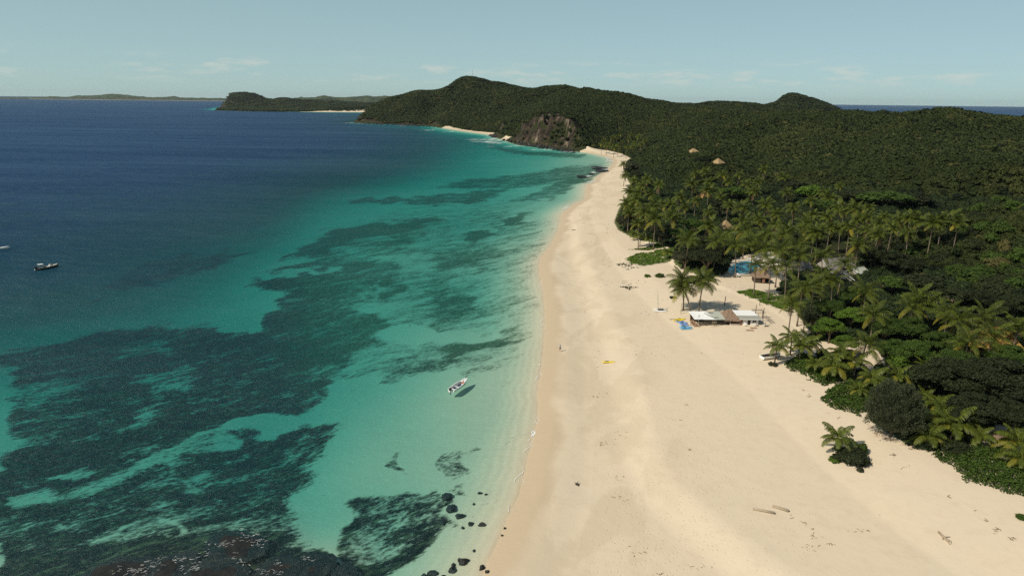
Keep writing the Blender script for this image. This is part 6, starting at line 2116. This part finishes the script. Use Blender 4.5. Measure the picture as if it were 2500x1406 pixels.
# ------------------------------------------------------------------ islands beyond the bay
def far_land(name, px0, px1, Y, prof, mat, beach=False, step=5, depth=900):
    """a long low island: prof gives the photo height of its skyline"""
    xs = np.arange(px0, px1 + 1, step)
    rg_ = np.random.default_rng(int(abs(px0)) + 3)
    mb = MB()
    rows = []
    ph = rg_.uniform(0, 50)
    for x in xs:
        yy = np.interp(x, [q[0] for q in prof], [q[1] for q in prof]) + (vnoise(np.array([x / 9 + ph]), np.array([3.3]))[0] - .5) * 1.6 + (vnoise(np.array([x / 3 + ph]), np.array([8.3]))[0] - .5) * .8
        top = aty(x, yy, Y + depth * .5)
        sh_ = onplane(x, 250, 0)
        dirx = ray(x, yy)
        k0, k1, k2 = (Y / dirx[1], (Y + depth * .18) / dirx[1], (Y + depth * .5) / dirx[1])
        wv = 80 * math.sin(x * .03 + ph)
        h = max(top[2], 3)
        rows.append([(dirx[0] * k0, Y + wv, -2), (dirx[0] * k0, Y + 12 + wv, 4), (dirx[0] * k1, Y + depth * .18 + wv, h * .35 + 10 * rg_.random()), (dirx[0] * k1 * 1.0, Y + depth * .3, h * (.62 + .2 * rg_.random())), (dirx[0] * k2, Y + depth * .5, h), (dirx[0] * k2 * 1.1, Y + depth, 0)])
    mb.loft(rows, False, False)
    o = mb.build(name, mat, kind='structure', smooth=False)
    if beach:
        bb = MB()
        bb.loft([[(r[0][0], r[0][1] - 14, -.5), (r[0][0], r[0][1] + 5, 1.6)] for r in rows[48:]], False, False)
        bb.build('distant_beach', M_GROUND2, kind='structure')
    return o


M_GROUND2 = plain('far_sand', (.66, .56, .42), .9, .1, .01)
m, t = new_mat('far_woods')
n = t.noise(t.pos((.008, .008, .02)), 1.0, 5, .7)
n2 = t.noise(t.pos((.05, .05, .05)), 1.0, 3, .7)
c = t.mix(t.mr(n, .35, .65), (.020, .034, .012), (.060, .075, .028))
c = t.mix(t.mr(n, .60, .75), c, (.13, .115, .055))
t.out(t.bsdf(t.mix(t.mr(n2, .4, .7, 0, .5), c, (.01, .016, .006)), .95))
M_FARW = m
far_land('distant_island', -160, 640, 9500, [(-160, 239), (0, 237.5), (60, 237), (110, 238), (125, 235.5), (140, 236), (165, 238), (190, 233.5), (230, 233), (275, 229.5), (310, 232), (340, 236), (380, 238), (410, 237), (425, 235), (440, 238.5), (520, 240), (640, 241)], M_FARW, True)
far_land('distant_hills', 690, 1060, 6200, [(690, 242), (728, 239), (735, 236.5), (742, 239), (765, 238), (790, 233.5), (820, 238), (850, 238), (875, 236), (895, 234), (915, 236), (940, 234), (965, 236), (990, 232), (1010, 229), (1030, 230), (1060, 232)], M_FARW, False)

# ------------------------------------------------------------------ air
hzm = bpy.data.materials.new('haze')
hzm.use_nodes = True
hn = hzm.node_tree.nodes
hn.clear()
ho = hn.new('ShaderNodeOutputMaterial')
hv = hn.new('ShaderNodeVolumePrincipled')
hv.inputs['Color'].default_value = (.80, .92, 1.0, 1)
hv.inputs['Density'].default_value = HAZE
hv.inputs['Anisotropy'].default_value = 0.2
hzm.node_tree.links.new(hv.outputs[0], ho.inputs['Volume'])
HB = MB().box((0, 12000, 35), (62000, 32000, 280))
if HAZE > 0:
    link('haze', HB.mesh('haze', hzm), kind='stuff')
